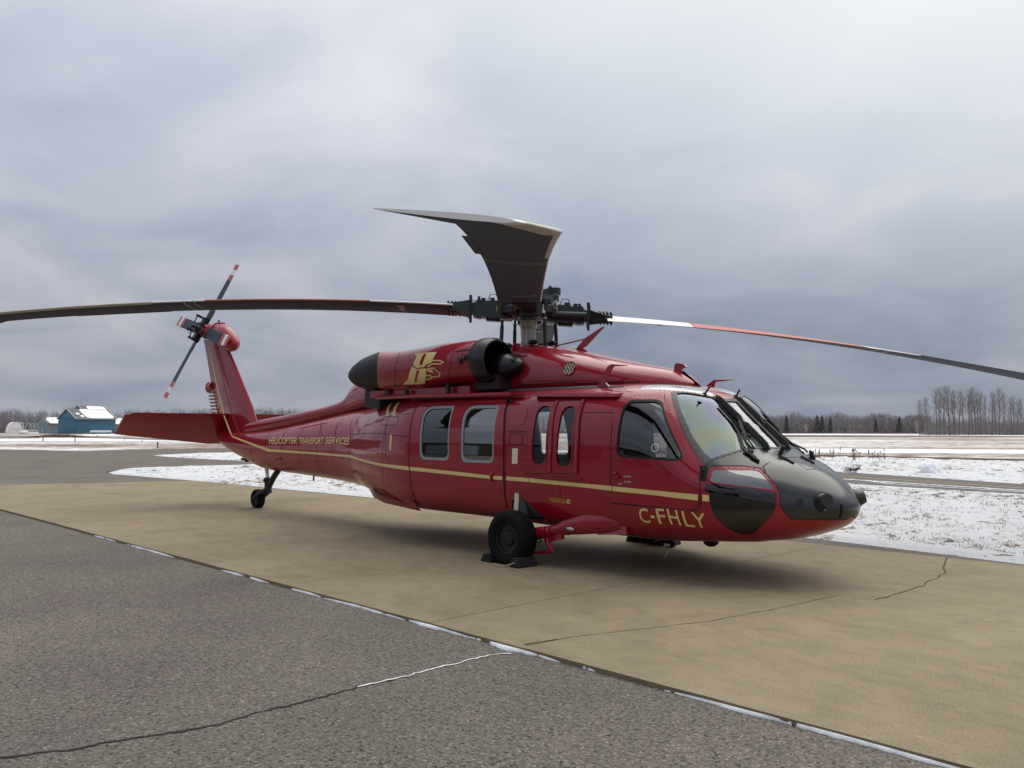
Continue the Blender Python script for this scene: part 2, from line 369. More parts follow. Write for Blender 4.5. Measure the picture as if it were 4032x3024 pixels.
LIT={
'stripe_t':[(-9.72,1.463,),(-7.709,1.207,),(-6.731,1.193,),(-5.95,1.183,),(-5.158,1.17,),(-4.535,1.163,),(-3.901,1.123,),(-3.049,1.082,),(-2.308,1.066,),(-1.267,1.031,),(-0.524,1.004,),(0.097,1,),(0.973,0.972,),(1.334,0.965,),(1.926,0.942,),(2.507,0.92,)],
'stripe_b':[(-9.66,1.43,),(-7.771,1.156,),(-6.731,1.155,),(-5.95,1.148,),(-5.159,1.134,),(-4.535,1.128,),(-3.9,1.09,),(-3.048,1.046,),(-2.308,1.015,),(-1.267,0.985,),(-0.524,0.961,),(0.097,0.952,),(0.973,0.93,),(1.334,0.913,),(1.926,0.894,),(2.506,0.856,)],
'wiper1_arm':[(2.652,-0.467,1.379,),(2.579,-0.455,1.446,),(2.463,-0.339,1.571,),(2.343,-0.219,1.695,)],
'wiper1_arm2':[(2.665,-0.427,1.375,),(2.561,-0.39,1.475,),(2.473,-0.321,1.565,),(2.338,-0.199,1.702,)],
'wiper1_blade':[(2.175,-0.318,1.833,),(2.317,-0.326,1.695,),(2.468,-0.348,1.553,),(2.547,-0.299,1.49,)],
'hose':[(2.35,-0.345,1.651,),(2.448,-0.393,1.553,),(2.554,-0.497,1.434,),(2.611,-0.559,1.368,)],
'wiper2_blade':[(2.185,0.294,1.819,),(2.267,0.288,1.74,),(2.382,0.259,1.636,)],
'post1':[(2.043,-0.196,1.944,),(2.369,-0.194,1.646,),(2.687,-0.207,1.357,)],
'post2':[(2.092,0.147,1.909,),(2.253,0.155,1.758,),(2.414,0.143,1.61,),(2.552,0.141,1.484,),(2.685,0.142,1.361,)],
'pw_arm':[(2.134,0.75,1.68,),(2.283,0.75,1.538,),(2.439,0.75,1.42,),(2.6,0.75,1.35,),(2.634,0.75,1.319,),(2.598,0.75,1.279,)],
'finL':[(2.564,-0.33,1.372,),(2.607,-0.33,1.367,),(2.689,-0.33,1.237,),(2.635,-0.33,1.233,)],
'finR':[(2.843,0.38,1.351,),(2.885,0.38,1.336,),(2.926,0.38,1.223,),(2.861,0.38,1.249,)],
'pit':[(2.769,-0.12,1.282,),(2.789,-0.12,1.337,),(2.817,-0.12,1.403,)],
'def1':[(2.841,-0.238,1.289,),(2.914,-0.242,1.265,),(3.008,-0.265,1.227,)],
'def2':[(2.881,0.146,1.279,),(2.968,0.103,1.252,),(3.051,0.089,1.218,)],
'tri':[(2.631,-0.588,1.339,),(2.688,-0.563,1.308,),(2.743,-0.589,1.274,),(2.814,-0.601,1.242,)],
'hatch_pts':[(2.989,-0.192,1.239,),(2.998,-0.139,1.238,),(3.005,-0.08,1.236,),(3.01,-0.022,1.235,),(3.017,0.031,1.232,),(3.09,0.036,1.2,),(3.058,-0.212,1.206,),(3.126,-0.193,1.173,),(3.137,-0.144,1.172,),(3.144,-0.09,1.172,),(3.153,-0.04,1.169,),(3.158,0.011,1.166,)],
'hatch_line':[(2.983,-0.218,1.239,),(3.06,-0.216,1.205,),(3.129,-0.217,1.168,),(3.153,-0.115,1.165,),(3.169,0.015,1.161,)],
'nose_seam':[(2.887,0.135,1.276,),(2.871,-0.032,1.283,),(2.863,-0.184,1.283,),(2.861,-0.321,1.274,),(2.87,-0.544,1.23,),(2.869,-0.625,1.204,),(2.899,-0.65,1.177,),(2.927,-0.678,1.145,)],
'port1':(3.221,-0.55,0.862,),
'port2':(3.368,-0.362,0.865,),
'slot':[(3.468,-0.201,0.839,),(3.476,-0.202,0.777,),(3.451,-0.202,0.703,)],
'c_lines':{},
'lettering_box':[(1.72,0.4199,),(1.784,0.4208,),(2.469,0.4256,),(1.697,0.372,),(1.756,0.373,),(2.39,0.3693,)],
'hts':[(-7.744,0.5781,),(-7.805,0.6873,),(-4.595,0.623,),(-4.556,0.5732,)],
'ticks':[[(-3.525,1.985,),(-3.362,1.98,),(-3.004,1.769,),(-3.102,1.771,)],[(-3.112,1.979,),(-2.969,1.975,),(-2.769,1.766,),(-2.857,1.767,)],[(-2.786,1.501,),(-2.72,1.502,),(-2.715,1.275,),(-2.771,1.274,)],[(-0.181,1.345,),(-0.081,1.347,),(-0.088,1.163,),(-0.186,1.161,)]],
'stripe_leak':0,
'lines':[[(0.055,1.053,),(0.041,0.976,)],[(0.907,1.764,),(1.344,1.758,)],[(1.346,0.969,),(1.353,1.316,),(1.349,1.578,),(1.357,1.753,)],[(0.598,0.944,),(0.615,0.826,)],[(0.062,1.034,),(0.078,1.387,),(0.084,1.675,),(0.027,1.939,)],[(-0.297,1.559,),(0.053,1.55,)],[(2.424,0.917,),(2.422,0.825,),(2.405,0.779,),(2.371,0.759,),(2.029,0.768,),(1.33,0.779,)],[(-5.597,1.387,),(-5.983,1.755,),None],[(-5.101,1.33,),(-5.243,1.654,),None],[(-7.11,1.152,),(-7.243,1.525,),None],[(-4.534,1.116,),(-4.571,1.471,),(-4.748,1.743,)],[(-7.763,1.384,),None],[None,None],[(-2.873,1.179,),(-2.981,1.654,),(-3.004,1.769,)],[(-4.548,1.493,),(-3.747,1.518,),(-3.096,1.52,),(-2.24,1.472,)],[(-4.349,1.369,),(-3.194,1.385,)]],
'panel1':[(-3.258,1.766,),(-2.654,1.758,),(-2.606,1.636,),(-3.195,1.645,)],
'recA':[(-0.247,1.846,),(-0.021,1.841,),(0.025,1.695,),(-0.04,1.618,),(-0.236,1.618,),(-0.261,1.756,)],
'recB':[(-0.231,1.54,),(-0.012,1.521,),(-0.016,1.386,),(-0.24,1.393,)],
'eyebrow':[(1.476,0.7916,),(1.457,0.8232,)],
'locks':[(1.535,1.08,),(1.629,1.075,),(1.539,1.029,),(1.628,1.015,),(1.465,1,),(1.513,0.998,),(1.429,1.119,),(1.482,1.061,)],
'eletter':[(0.712,0.781,),(0.767,0.782,),(0.763,0.734,),(0.708,0.733,),(0.442,0.798,),(0.699,0.776,),(0.674,0.733,)],
'emA':[(-2.287,0.708,),(-1.757,0.6634,),(-1.829,0.5208,),(-1.94,0.5082,),(-1.986,0.4781,),(-2.141,0.4826,),(-2.231,0.5326,),(-2.184,0.6525,)],
'emAs':[(-2.029,0.6732,),(-1.974,0.6542,),(-2.02,0.5146,),(-2.092,0.5126,),(-2.062,0.6239,)],
'emB':[(-2.251,0.5181,),(-2.148,0.4656,),(-1.978,0.4593,),(-1.945,0.4389,),(-1.981,0.3572,),(-2.099,0.233,),(-2.582,0.2666,),(-2.39,0.3445,)],
'emBs':[(-2.15,0.4506,),(-2.084,0.446,),(-2.212,0.299,),(-2.299,0.2757,),(-2.197,0.383,)],
'emL':[[(-1.832,0.5497,),(-1.666,0.5339,),(-1.573,0.5032,),(-1.645,0.4844,),(-1.799,0.5017,),(-1.917,0.4777,)],[(-1.952,0.4358,),(-1.89,0.4491,),(-1.785,0.4399,),(-1.68,0.3557,),(-1.737,0.31,),(-1.876,0.3209,),(-1.943,0.2952,),(-2.019,0.3005,)],[(-1.929,0.4241,),(-1.838,0.4199,),(-1.812,0.3837,),(-1.899,0.4114,)],[(-1.981,0.3572,),(-1.888,0.3476,),(-1.876,0.3209,)]],
'bx':[(-1.314,0.6232,),(-1.293,0.4873,),(-1.161,0.5818,),(-1.027,0.5824,),(-1.028,0.4779,),(-1.161,0.4925,)],
'nseam':[[(-1.617,0.1393,),(-1.44,0.4594,),(-1.4,0.6506,),(-1.436,0.7981,)],[(-2.779,0.2255,),(-2.654,0.4429,),(-2.645,0.6411,),(-2.728,0.8017,)]]}

# ------------------------------------------------------------------ surfaces: patches, ribbons and lettering laid on a lofted skin
class Surf:
    def __init__(s, loft, yoff=0., sg=1.): s.L = loft; s.yoff = yoff; s.sg = sg
    def P(s, q, v, off=0.):
        q = np.asarray(q, float); v = np.asarray(v, float); m = v > 1; vv = np.where(m, 2-v, v)
        p = s.L.P(q, vv); n = s.L.n(q, vv); sg = np.where(m, -1., 1.)
        p = p.copy(); n = n.copy(); p[..., 1] *= sg; n[..., 1] *= sg
        p = p+n*off; p[..., 1] = p[..., 1]*s.sg+s.yoff; n[..., 1] *= s.sg
        return p, n
    def conv(s, pts, mode, side=0):
        """'xz' -> skin height, 'xv' -> section parameter; side 0 starboard, 1 port"""
        o = []
        for x, b in pts:
            q = float(s.L.x2q(x)); q = min(max(q, s.L.q0), s.L.q1)
            if mode == 'xz':
                zz = s.L.P(np.full(161, q), SS)[:, 2]; b = float(np.interp(b, zz, SS))
            o.append((q, 2-b if side else b))
        return o
SS = np.linspace(0, 1, 161)
def densify(pts, closed, step=.05):
    o = []; n = len(pts)
    for i in range(n if closed else n-1):
        a = np.array(pts[i]); b = np.array(pts[(i+1) % n]); k = max(1, int(np.ceil(np.linalg.norm(b-a)/step)))
        for j in range(k): o.append(tuple(a+(b-a)*j/k))
    if not closed: o.append(tuple(pts[-1]))
    return o
def roundpoly(pts, r, k=5):
    """round the corners of a polygon; r single or per corner"""
    o = []; n = len(pts)
    for i in range(n):
        p = np.array(pts[i]); a = np.array(pts[i-1]); b = np.array(pts[(i+1) % n]); rr = r[i] if isinstance(r, (list, tuple)) else r
        if rr <= 0: o.append(tuple(p)); continue
        u = (a-p); v = (b-p); lu = np.linalg.norm(u); lv = np.linalg.norm(v); d = min(rr, lu*.49, lv*.49); A = p+u/lu*d; B = p+v/lv*d
        for j in range(k+1): t = j/k; o.append(tuple((1-t)**2*A+2*t*(1-t)*p+t*t*B))
    return o
def inside(P, poly):
    P = np.asarray(P); poly = np.asarray(poly); r = np.zeros(len(P), bool); x, y = P[:, 0], P[:, 1]
    for i in range(len(poly)):
        (x1, y1), (x2, y2) = poly[i-1], poly[i]
        if y1 == y2: continue
        c = (y1 > y) != (y2 > y); r ^= c & (x < (x2-x1)*(y-y1)/(y2-y1)+x1)
    return r
def patch(S, outer, holes, off, thick, mats, name, parent, step=(.022, .021), inner_mat=None, flip=False):
    """outer / holes: polygons in (q,v). A skin piece with its edges turned in by `thick`."""
    outer = np.array(outer); hs = [np.array(h) for h in holes]
    lo = outer.min(0); hi = outer.max(0)
    gq = np.arange(lo[0]+step[0]*.5, hi[0], step[0]); gv = np.arange(lo[1]+step[1]*.5, hi[1], step[1])
    G = np.array([(a, b) for a in gq for b in gv]).reshape(-1, 2)
    if len(G):
        m = inside(G, outer)
        for h in hs: m &= ~inside(G, h)
        G = G[m]
    vs = []; ed = []
    for poly in [outer]+hs:
        b = len(vs); n = len(poly); vs += [tuple(p) for p in poly]; ed += [(b+i, b+(i+1) % n) for i in range(n)]
    vs += [tuple(p) for p in G]
    V, E, F, *_ = delaunay_2d_cdt([Vector(v) for v in vs], ed, [], 0, 1e-7)
    V = np.array([tuple(v) for v in V]); F = np.array([tuple(f) for f in F if len(f) == 3]); C = V[F].mean(1); m = inside(C, outer)
    for h in hs: m &= ~inside(C, h)
    F = F[m]; P, Nn = S.P(V[:, 0], V[:, 1], off)
    a = P[F[:, 1]]-P[F[:, 0]]; b = P[F[:, 2]]-P[F[:, 0]]; fn = np.cross(a, b); bad = (fn*Nn[F].mean(1)).sum(1) < 0
    F[bad] = F[bad][:, ::-1]; ar = np.linalg.norm(fn, axis=1) > 1e-10; F = F[ar]
    verts = list(P); nrm = list(Nn if not flip else -Nn); faces = [tuple(f) for f in F]; mi = [0]*len(faces)
    if flip: faces = [f[::-1] for f in faces]
    if thick:
        cnt = {}
        for f in F:
            for i in range(3):
                k = (f[i], f[(i+1) % 3]); cnt[tuple(sorted(k))] = cnt.get(tuple(sorted(k)), 0)+1
        for f in F:
            for i in range(3):
                k = (f[i], f[(i+1) % 3])
                if cnt[tuple(sorted(k))] == 1:
                    p, q = P[k[0]], P[k[1]]; n1, n2 = Nn[k[0]], Nn[k[1]]; sdn = np.cross(q-p, n1); l = np.linalg.norm(sdn)
                    if l < 1e-12: continue
                    sdn = sdn/l; bse = len(verts); verts += [p, q, q-n2*thick, p-n1*thick]; nrm += [sdn]*4; faces.append((bse, bse+3, bse+2, bse+1)); mi.append(1 if inner_mat else 0)
    ms = [mats]+([inner_mat] if inner_mat else [])
    return new_obj(name, verts, faces, ms, parent, mi, True, None, nrm)
def ribbon_geo(mb, S, path, width, off, step=.04):
    """strip laid along a (q,v) path"""
    pts = densify(path, False, step); P, n = S.P([p[0] for p in pts], [p[1] for p in pts], off); k = len(pts); vs = []
    for i in range(k):
        t = P[min(i+1, k-1)]-P[max(i-1, 0)]; t = t/(np.linalg.norm(t)+1e-9); sd_ = np.cross(n[i], t); sd_ = sd_/(np.linalg.norm(sd_)+1e-9)
        vs += [P[i]+sd_*width/2, P[i]-sd_*width/2]
    mb.add(vs, [(2*i, 2*i+1, 2*i+3, 2*i+2) for i in range(k-1)])
def rivets_geo(mb, S, path, gap, r, off=.003):
    pts = densify(path, False, .02); P, n = S.P([p[0] for p in pts], [p[1] for p in pts], 0)
    L = np.concatenate([[0], np.cumsum(np.linalg.norm(np.diff(P, axis=0), axis=1))])
    for d in np.arange(gap/2, L[-1], gap):
        p = np.array([np.interp(d, L, P[:, i]) for i in range(3)]); m = np.array([np.interp(d, L, n[:, i]) for i in range(3)]); m /= np.linalg.norm(m)
        u = np.cross(m, (0.3, .2, .9)); u /= np.linalg.norm(u); v = np.cross(m, u)
        vs = [p+m*(off+.002)]+[p+m*(off-.002)+r*(u*math.cos(t)+v*math.sin(t)) for t in np.arange(6)*math.pi/3]
        mb.add(vs, [(0, 1+i, 1+(i+1) % 6) for i in range(6)])
def text_mesh(txt, shear=0., bold=0., sub=1):
    c = bpy.data.curves.new('t', 'FONT'); c.body = txt; c.shear = shear; c.offset = bold; c.resolution_u = 4
    o = bpy.data.objects.new('t', c); COL.objects.link(o); bpy.context.view_layer.update()
    me = bpy.data.meshes.new_from_object(o.evaluated_get(bpy.context.evaluated_depsgraph_get()))
    bpy.data.objects.remove(o); bpy.data.curves.remove(c)
    bm = bmesh.new(); bm.from_mesh(me); bmesh.ops.triangulate(bm, faces=bm.faces)
    for _ in range(sub): bmesh.ops.subdivide_edges(bm, edges=bm.edges, cuts=1, use_grid_fill=True)
    bmesh.ops.triangulate(bm, faces=bm.faces)
    V = np.array([tuple(v.co)[:2] for v in bm.verts]); bm.verts.ensure_lookup_table(); F = [tuple(v.index for v in f.verts) for f in bm.faces]; bm.free(); bpy.data.meshes.remove(me)
    lo = V.min(0); hi = V.max(0); return (V-lo)/(hi-lo), F
def text_on(S, txt, bl, br, tl, tr, off, mat, name, parent, shear=0., bold=0., sub=1):
    """corners given as (q,v)"""
    V, F = text_mesh(txt, shear, bold, sub); u = V[:, :1]; w_ = V[:, 1:]
    Q = (np.array(bl)*(1-u)+np.array(br)*u)*(1-w_)+(np.array(tl)*(1-u)+np.array(tr)*u)*w_
    P, n = S.P(Q[:, 0], Q[:, 1], off); a = P[[f[1] for f in F]]-P[[f[0] for f in F]]; b = P[[f[2] for f in F]]-P[[f[0] for f in F]]
    if (np.cross(a, b)*n[[f[0] for f in F]]).sum() < 0: F = [f[::-1] for f in F]
    return new_obj(name, P, F, mat, parent, None, True, None, n)
# ------------------------------------------------------------------ ground materials
def node_mat(name):
    m = bpy.data.materials.new(name); m.use_nodes = True; t = m.node_tree; b = t.nodes['Principled BSDF']
    co = t.nodes.new('ShaderNodeTexCoord')
    class K: pass
    k = K(); k.m = m; k.t = t; k.b = b; k.src = co.outputs['Object']
    def noi(s, d=5, r=.6, stretch=None, dist=0.):
        src = k.src
        if stretch:
            mp = t.nodes.new('ShaderNodeMapping'); mp.inputs['Scale'].default_value = stretch; t.links.new(src, mp.inputs[0]); src = mp.outputs[0]
        n = t.nodes.new('ShaderNodeTexNoise'); n.inputs['Scale'].default_value = s; n.inputs['Detail'].default_value = d; n.inputs['Roughness'].default_value = r; n.inputs['Distortion'].default_value = dist
        t.links.new(src, n.inputs['Vector']); return n.outputs['Fac']
    def vor(s):
        n = t.nodes.new('ShaderNodeTexVoronoi'); n.inputs['Scale'].default_value = s; t.links.new(k.src, n.inputs['Vector']); return n
    def ramp(f, stops):
        n = t.nodes.new('ShaderNodeValToRGB'); t.links.new(f, n.inputs[0]); e = n.color_ramp.elements
        e[0].position, e[0].color = stops[0][0], (*stops[0][1], 1); e[1].position, e[1].color = stops[-1][0], (*stops[-1][1], 1)
        for p, c in stops[1:-1]: x = e.new(p); x.color = (*c, 1)
        return n.outputs[0]
    def mix(f, a, b_, mode='MIX'):
        n = t.nodes.new('ShaderNodeMix'); n.data_type = 'RGBA'; n.blend_type = mode
        for i, v in ((0, f), (6, a), (7, b_)):
            if isinstance(v, tuple): n.inputs[i].default_value = (*v, 1)
            elif isinstance(v, (int, float)): n.inputs[i].default_value = v
            else: t.links.new(v, n.inputs[i])
        return n.outputs[2]
    def math_(op, a, b_=0.):
        n = t.nodes.new('ShaderNodeMath'); n.operation = op
        for i, v in enumerate((a, b_)):
            if isinstance(v, (int, float)): n.inputs[i].default_value = v
            else: t.links.new(v, n.inputs[i])
        return n.outputs[0]
    def bump(f, s, dist=.01):
        n = t.nodes.new('ShaderNodeBump'); n.inputs['Strength'].default_value = s; n.inputs['Distance'].default_value = dist; t.links.new(f, n.inputs['Height']); t.links.new(n.outputs[0], b.inputs['Normal'])
    def col(c): t.links.new(c, b.inputs['Base Color'])
    k.noi, k.vor, k.ramp, k.mix, k.math, k.bump, k.col = noi, vor, ramp, mix, math_, bump, col
    b.inputs['Specular IOR Level'].default_value = .3
    return k
k = node_mat('asphalt'); k.b.inputs['Roughness'].default_value = .9
v1 = k.vor(85); v2 = k.vor(42)
st = k.ramp(v1.outputs['Color'], [(0., (.082, .070, .062)), (.45, (.162, .140, .123)), (.8, (.222, .193, .170)), (1., (.45, .405, .36))])
big = k.ramp(k.noi(.5, 4, .55), [(.3, (.80, .78, .80)), (.5, (1, 1, .98)), (.7, (1.12, 1.13, 1.08))])
gap = k.ramp(k.noi(38, 3, .7), [(.35, (.16, .15, .14)), (.44, (1, 1, 1))])
k.col(k.mix(1., k.mix(1., st, big, 'MULTIPLY'), gap, 'MULTIPLY'))
k.bump(k.math('ADD', v2.outputs['Distance'], k.noi(60, 4, .7)), .9, .012); ASPH = k.m
k = node_mat('far_asphalt'); k.b.inputs['Roughness'].default_value = .9
k.col(k.mix(1., k.ramp(k.noi(.35, 6, .6, (1, .4, 1)), [(.3, (.115, .105, .098)), (.7, (.165, .152, .142))]), k.ramp(k.noi(30, 3, .7), [(.3, (.75, .75, .75)), (.7, (1.2, 1.2, 1.2))]), 'MULTIPLY')); ASPHF = k.m
k = node_mat('concrete'); k.b.inputs['Roughness'].default_value = .8
base = k.ramp(k.noi(.55, 6, .66, (1, 1.2, 1), .5), [(.28, (.212, .166, .103)), (.5, (.266, .212, .133)), (.74, (.302, .244, .158))])
fine = k.ramp(k.noi(75, 4, .75), [(.32, (.52, .50, .48)), (.48, (1, 1, 1)), (.72, (1.26, 1.26, 1.26))])
streak = k.ramp(k.noi(3.2, 5, .65, (.9, 1.3, 1), .8), [(.35, (.86, .86, .87)), (.55, (1, 1, 1)), (.8, (1.09, 1.09, 1.09))])
spot = k.mix(1., k.ramp(k.noi(8, 3, .55, (.5, 1.6, 1)), [(.665, (1, 1, 1)), (.72, (1.32, 1.32, 1.30))]), k.ramp(k.noi(.8, 5, .65, (1, 1, 1), .8), [(.32, (.87, .86, .85)), (.47, (1, 1, 1))]), 'MULTIPLY')
k.col(k.mix(1., k.mix(1., k.mix(1., base, fine, 'MULTIPLY'), streak, 'MULTIPLY'), spot, 'MULTIPLY'))
k.bump(k.noi(110, 4, .7), .35, .006); CONC = k.m
k = node_mat('snow_with_grass'); k.b.inputs['Roughness'].default_value = .75
a_ = k.noi(2.6, 7, .72, (1, 1, 1), .5); b_ = k.noi(.16, 4, .6)
f = k.math('ADD', k.math('MULTIPLY', a_, .75), k.math('MULTIPLY', b_, .42))
k.col(k.ramp(f, [(.435, (.085, .050, .032)), (.49, (.27, .195, .145)), (.522, (.60, .57, .55)), (.548, (.82, .83, .85)), (1., (.88, .89, .91))]))
k.bump(k.noi(8, 7, .75), .8, .14); SNOWG = k.m
k = node_mat('snow_field_far'); k.b.inputs['Roughness'].default_value = .8
a_ = k.noi(.55, 7, .72, (1, 1, 1), .6); b_ = k.noi(.03, 4, .6)
f = k.math('ADD', k.math('MULTIPLY', a_, .6), k.math('MULTIPLY', b_, .5))
k.col(k.ramp(f, [(.45, (.135, .085, .060)), (.52, (.33, .25, .20)), (.575, (.60, .56, .54)), (.655, (.85, .86, .88)), (1., (.88, .89, .91))])); SNOWF = k.m
k = node_mat('clean_snow'); k.b.inputs['Roughness'].default_value = .7
k.col(k.ramp(k.noi(4, 5, .6), [(.3, (.78, .80, .83)), (.6, (.90, .91, .93))])); k.bump(k.noi(9, 5, .7), .5, .05); SNOW = k.m
DITCH = Mat('brown_ditch_grass', (.10, .055, .035), .9, var=.4, vscale=3)
CRACK = Mat('dark_crack', (.028, .022, .018), .95)
CRACK2 = Mat('faint_joint', (.19, .145, .095), .9)
EDGEM = Mat('dark_slab_edge', (.21, .165, .10), .9, var=.4, vscale=9)
YELL = Mat('worn_yellow_line', (.42, .30, .10), .8)

def sheet(name, poly, z, mat, parent=None, kind='structure'):
    o = new_obj(name, [(x, y, z) for x, y in poly], [tuple(range(len(poly)))], mat, parent)
    if o.data.polygons[0].normal.z < 0: o.data.flip_normals()
    if parent is None: tag(o, kind=kind)
    return o
sheet('snow_field', [(-4000, -4000), (4000, -4000), (4000, 4000), (-4000, 4000)], -.075, SNOWF)
APRON = [(-150, -70), (70, -70), (70, 3.05), (5, 2.98), (3.2, 3.34), (1.3, 3.66), (-10.5, 3.4), (-18.5, 3.38), (-25.5, 2.9), (-27.6, 3.4), (-29.8, 5.0), (-29.7, 12), (-29.7, 52), (-35, 52), (-35, 12.6), (-42, 12.5), (-47.9, 12.9), (-50.5, 17), (-52, 52), (-66, 52), (-67, 21), (-64, 14), (-74.5, 10.7), (-100, 4), (-150, -10)]
me = sheet('asphalt_apron', APRON, -.032, ASPH)
TAXI = [(40, -1.5), (.64, 15.6), (-1.1, 15.75), (-3.8, 16.4), (-5.2, 17.8), (-29.5, 29), (-29.5, 35), (-8.4, 24), (-.7, 20.4), (40, 3.)]
sheet('taxiway', TAXI, -.036, ASPHF)
def sdist(P, poly):
    P = np.asarray(P); poly = np.asarray(poly, float); d = np.full(len(P), 1e9)
    for i in range(len(poly)):
        a = poly[i-1]; b = poly[i]; ab = b-a; t = np.clip(((P-a)@ab)/(ab@ab), 0, 1); d = np.minimum(d, np.linalg.norm(P-(a+t[:, None]*ab), axis=1))
    return np.where(inside(P, poly), -d, d)
# near snow as real relief: tufty, slightly proud of the asphalt, sinking under it along an uneven edge
def fbm(x, y, s, o=4):
    return noise.fractal(Vector((x*s, y*s, 3.7)), 1.0, 2.0, o)
def snow_h(X, Y):
    P = np.stack([X, Y], 1); sd_ = np.minimum(sdist(P, APRON), sdist(P, TAXI))
    h = np.empty(len(X))
    for i, (x, y) in enumerate(P):
        s_ = sd_[i]+.16*fbm(x, y, .55, 3)+.05*fbm(x, y, 2.5, 2)
        rise = min(max(s_*.28, -.05), .075)
        k_ = min(max((s_-.15)/1.2, 0), 1)
        h[i] = -.066+rise+k_*(.055*fbm(x, y, 1.1, 4)+.085*abs(fbm(x, y, 2.9, 4))+.03*fbm(x, y, 6.5, 2)-.022)
    return h
def relief(name, x0, x1, y0, y1, st, mat):
    xs = np.arange(x0, x1+1e-6, st); ys = np.arange(y0, y1+1e-6, st); X, Y = np.meshgrid(xs, ys, indexing='ij'); H = snow_h(X.ravel(), Y.ravel()); ny = len(ys)
    V = np.stack([X.ravel(), Y.ravel(), H], 1); F = [(i*ny+j, (i+1)*ny+j, (i+1)*ny+j+1, i*ny+j+1) for i in range(len(xs)-1) for j in range(ny-1)]
    return tag(new_obj(name, V, F, mat, None, None, True), kind='structure')
relief('snow_verge', -7.0, 9.0, 2.4, 16.8, .085, SNOWG)
relief('snow_verge', -29.9, -7.0, 2.4, 24.4, .2, SNOWG)
relief('snow_verge', -16.0, 6.0, 16.8, 40.4, .25, SNOWG)
relief('snow_verge', -62.0, -29.9, 4.0, 40.4, .35, SNOWG)
# ploughed and trodden strips on the far side
tag(new_obj('ditch', [(-29, 40.3, -.03), (40, 40.3, -.03), (40, 41.4, -.03), (-29, 41.6, -.03), (-29, 40.75, .10), (40, 40.75, .10)], [(0, 1, 5, 4), (4, 5, 2, 3)], DITCH), kind='structure')
def atpix(u, D):
    """a place on the ground D metres away along the sight line through photo column u"""
    a = math.atan((u-2016)/FPX); h = YAW-a; return Vector((CAM.x+D*math.cos(h)/math.cos(a), CAM.y+D*math.sin(h)/math.cos(a), 0))
def band(name, u0, u1, d0, d1, d2, d3, z, mat):
    a, b, c, d = atpix(u0, d0), atpix(u1, d1), atpix(u1, d2), atpix(u0, d3)
    return sheet(name, [(p.x, p.y) for p in (a, b, c, d)], z, mat)
DIRT = Mat('pale_brown_track', (.19, .165, .15), .9, var=.2)
band('far_taxiway', -60, 240, 165, 200, 270, 250, -.066, DIRT)
band('far_taxiway', 310, 830, 190, 122, 148, 228, -.066, DIRT)
band('far_track', 20, 420, 122, 118, 120, 124, -.064, DIRT)
band('snow_bank', 160, 760, 128, 128, 158, 190, -.068, SNOW)
band('snow_bank', -60, 320, 128, 130, 172, 165, -.067, SNOW)
band('snow_bank', 330, 700, 262, 252, 330, 330, -.07, SNOW)
band('field_strip', 3000, 4200, 330, 235, 262, 415, -.07, SNOW)
band('field_strip', 3000, 4200, 215, 200, 222, 300, -.069, DITCH)
band('field_strip', 3000, 4200, 64, 60, 72, 78, -.068, SNOW)
# snow lines and worn centre line on the taxiway
def strip(name, pts, wd, z, mat, jit=.0, parent=None, seed=1, kind='structure'):
    rnd = random.Random(seed); P = densify(pts, False, .12 if jit else 5); vs = []; n = len(P)
    for i in range(n):
        t = np.array(P[min(i+1, n-1)])-np.array(P[max(0, i-1)]); t = t/np.linalg.norm(t); nn = np.array((-t[1], t[0])); w_ = wd*(1+jit*rnd.uniform(-1, 1)); c = np.array(P[i])+nn*wd*jit*rnd.uniform(-.8, .8)
        vs += [(*(c+nn*w_/2), z), (*(c-nn*w_/2), z)]
    o = new_obj(name, vs, [(2*i, 2*i+1, 2*i+3, 2*i+2) for i in range(n-1)], mat, parent)
    if o.data.polygons[0].normal.z < 0: o.data.flip_normals()
    if parent is None: tag(o, kind=kind)
    return o
strip('taxiway_snow_line', [(6, 15.3), (.17, 17.3), (-4.2, 18.6), (-5.7, 19.1), (-12, 21.6)], .22, -.030, SNOW, .3)
strip('taxiway_snow_line', [(6, 14.6), (.3, 16.7), (-3.4, 17.6), (-4.4, 18.4)], .14, -.030, SNOW, .3)
strip('taxiway_centre_line', [(10, 14.4), (0, 18.3), (-6.5, 20.9), (-20, 27)], .15, -.031, YELL)
# ------------------------------------------------------------------ concrete pad, slab by slab
pad = tag(empty('concrete_pad'), kind='structure')
def ynear(x): return -3.93-.0125*(x+4) if x > -12 else -3.86
def yfar(x): return 2.95-.033*x*(1 if x > 0 else .25) if x > -19 else 2.98
xs = [-21.6, -16.5, -10.4, -4.32, 1.78, 7.9, 14, 22]
for i in range(len(xs)-1):
    a, b = xs[i]+.006, xs[i+1]-.006; pts = []
    top = []
    for x in np.linspace(a, b, 24): top.append((x, ynear(x)+.012*fbm(x, 1, 2.2, 3)))
    if i == 0: top = [(-21.75, -3.86)]+top[6:]
    far = [(x, yfar(x)+.012*fbm(x, 9, 2.2, 3)) for x in np.linspace(b, a, 24)]
    if i == 0: far = [p for p in far if p[0] > -18.8]+[(-18.85, 2.98), (-19.75, .57), (-20.85, -1.83)]
    poly = top+far; n = len(poly)
    o = new_obj('concrete_slab', [(x, y, 0) for x, y in poly]+[(x, y, -.08) for x, y in poly], [tuple(range(n))]+[(j, n+j, n+(j+1) % n, (j+1) % n) for j in range(n)], [CONC, EDGEM], pad, [0]+[1]*n)
    if o.data.polygons[0].normal.z < 0: o.data.flip_normals()
rnd = random.Random(4)
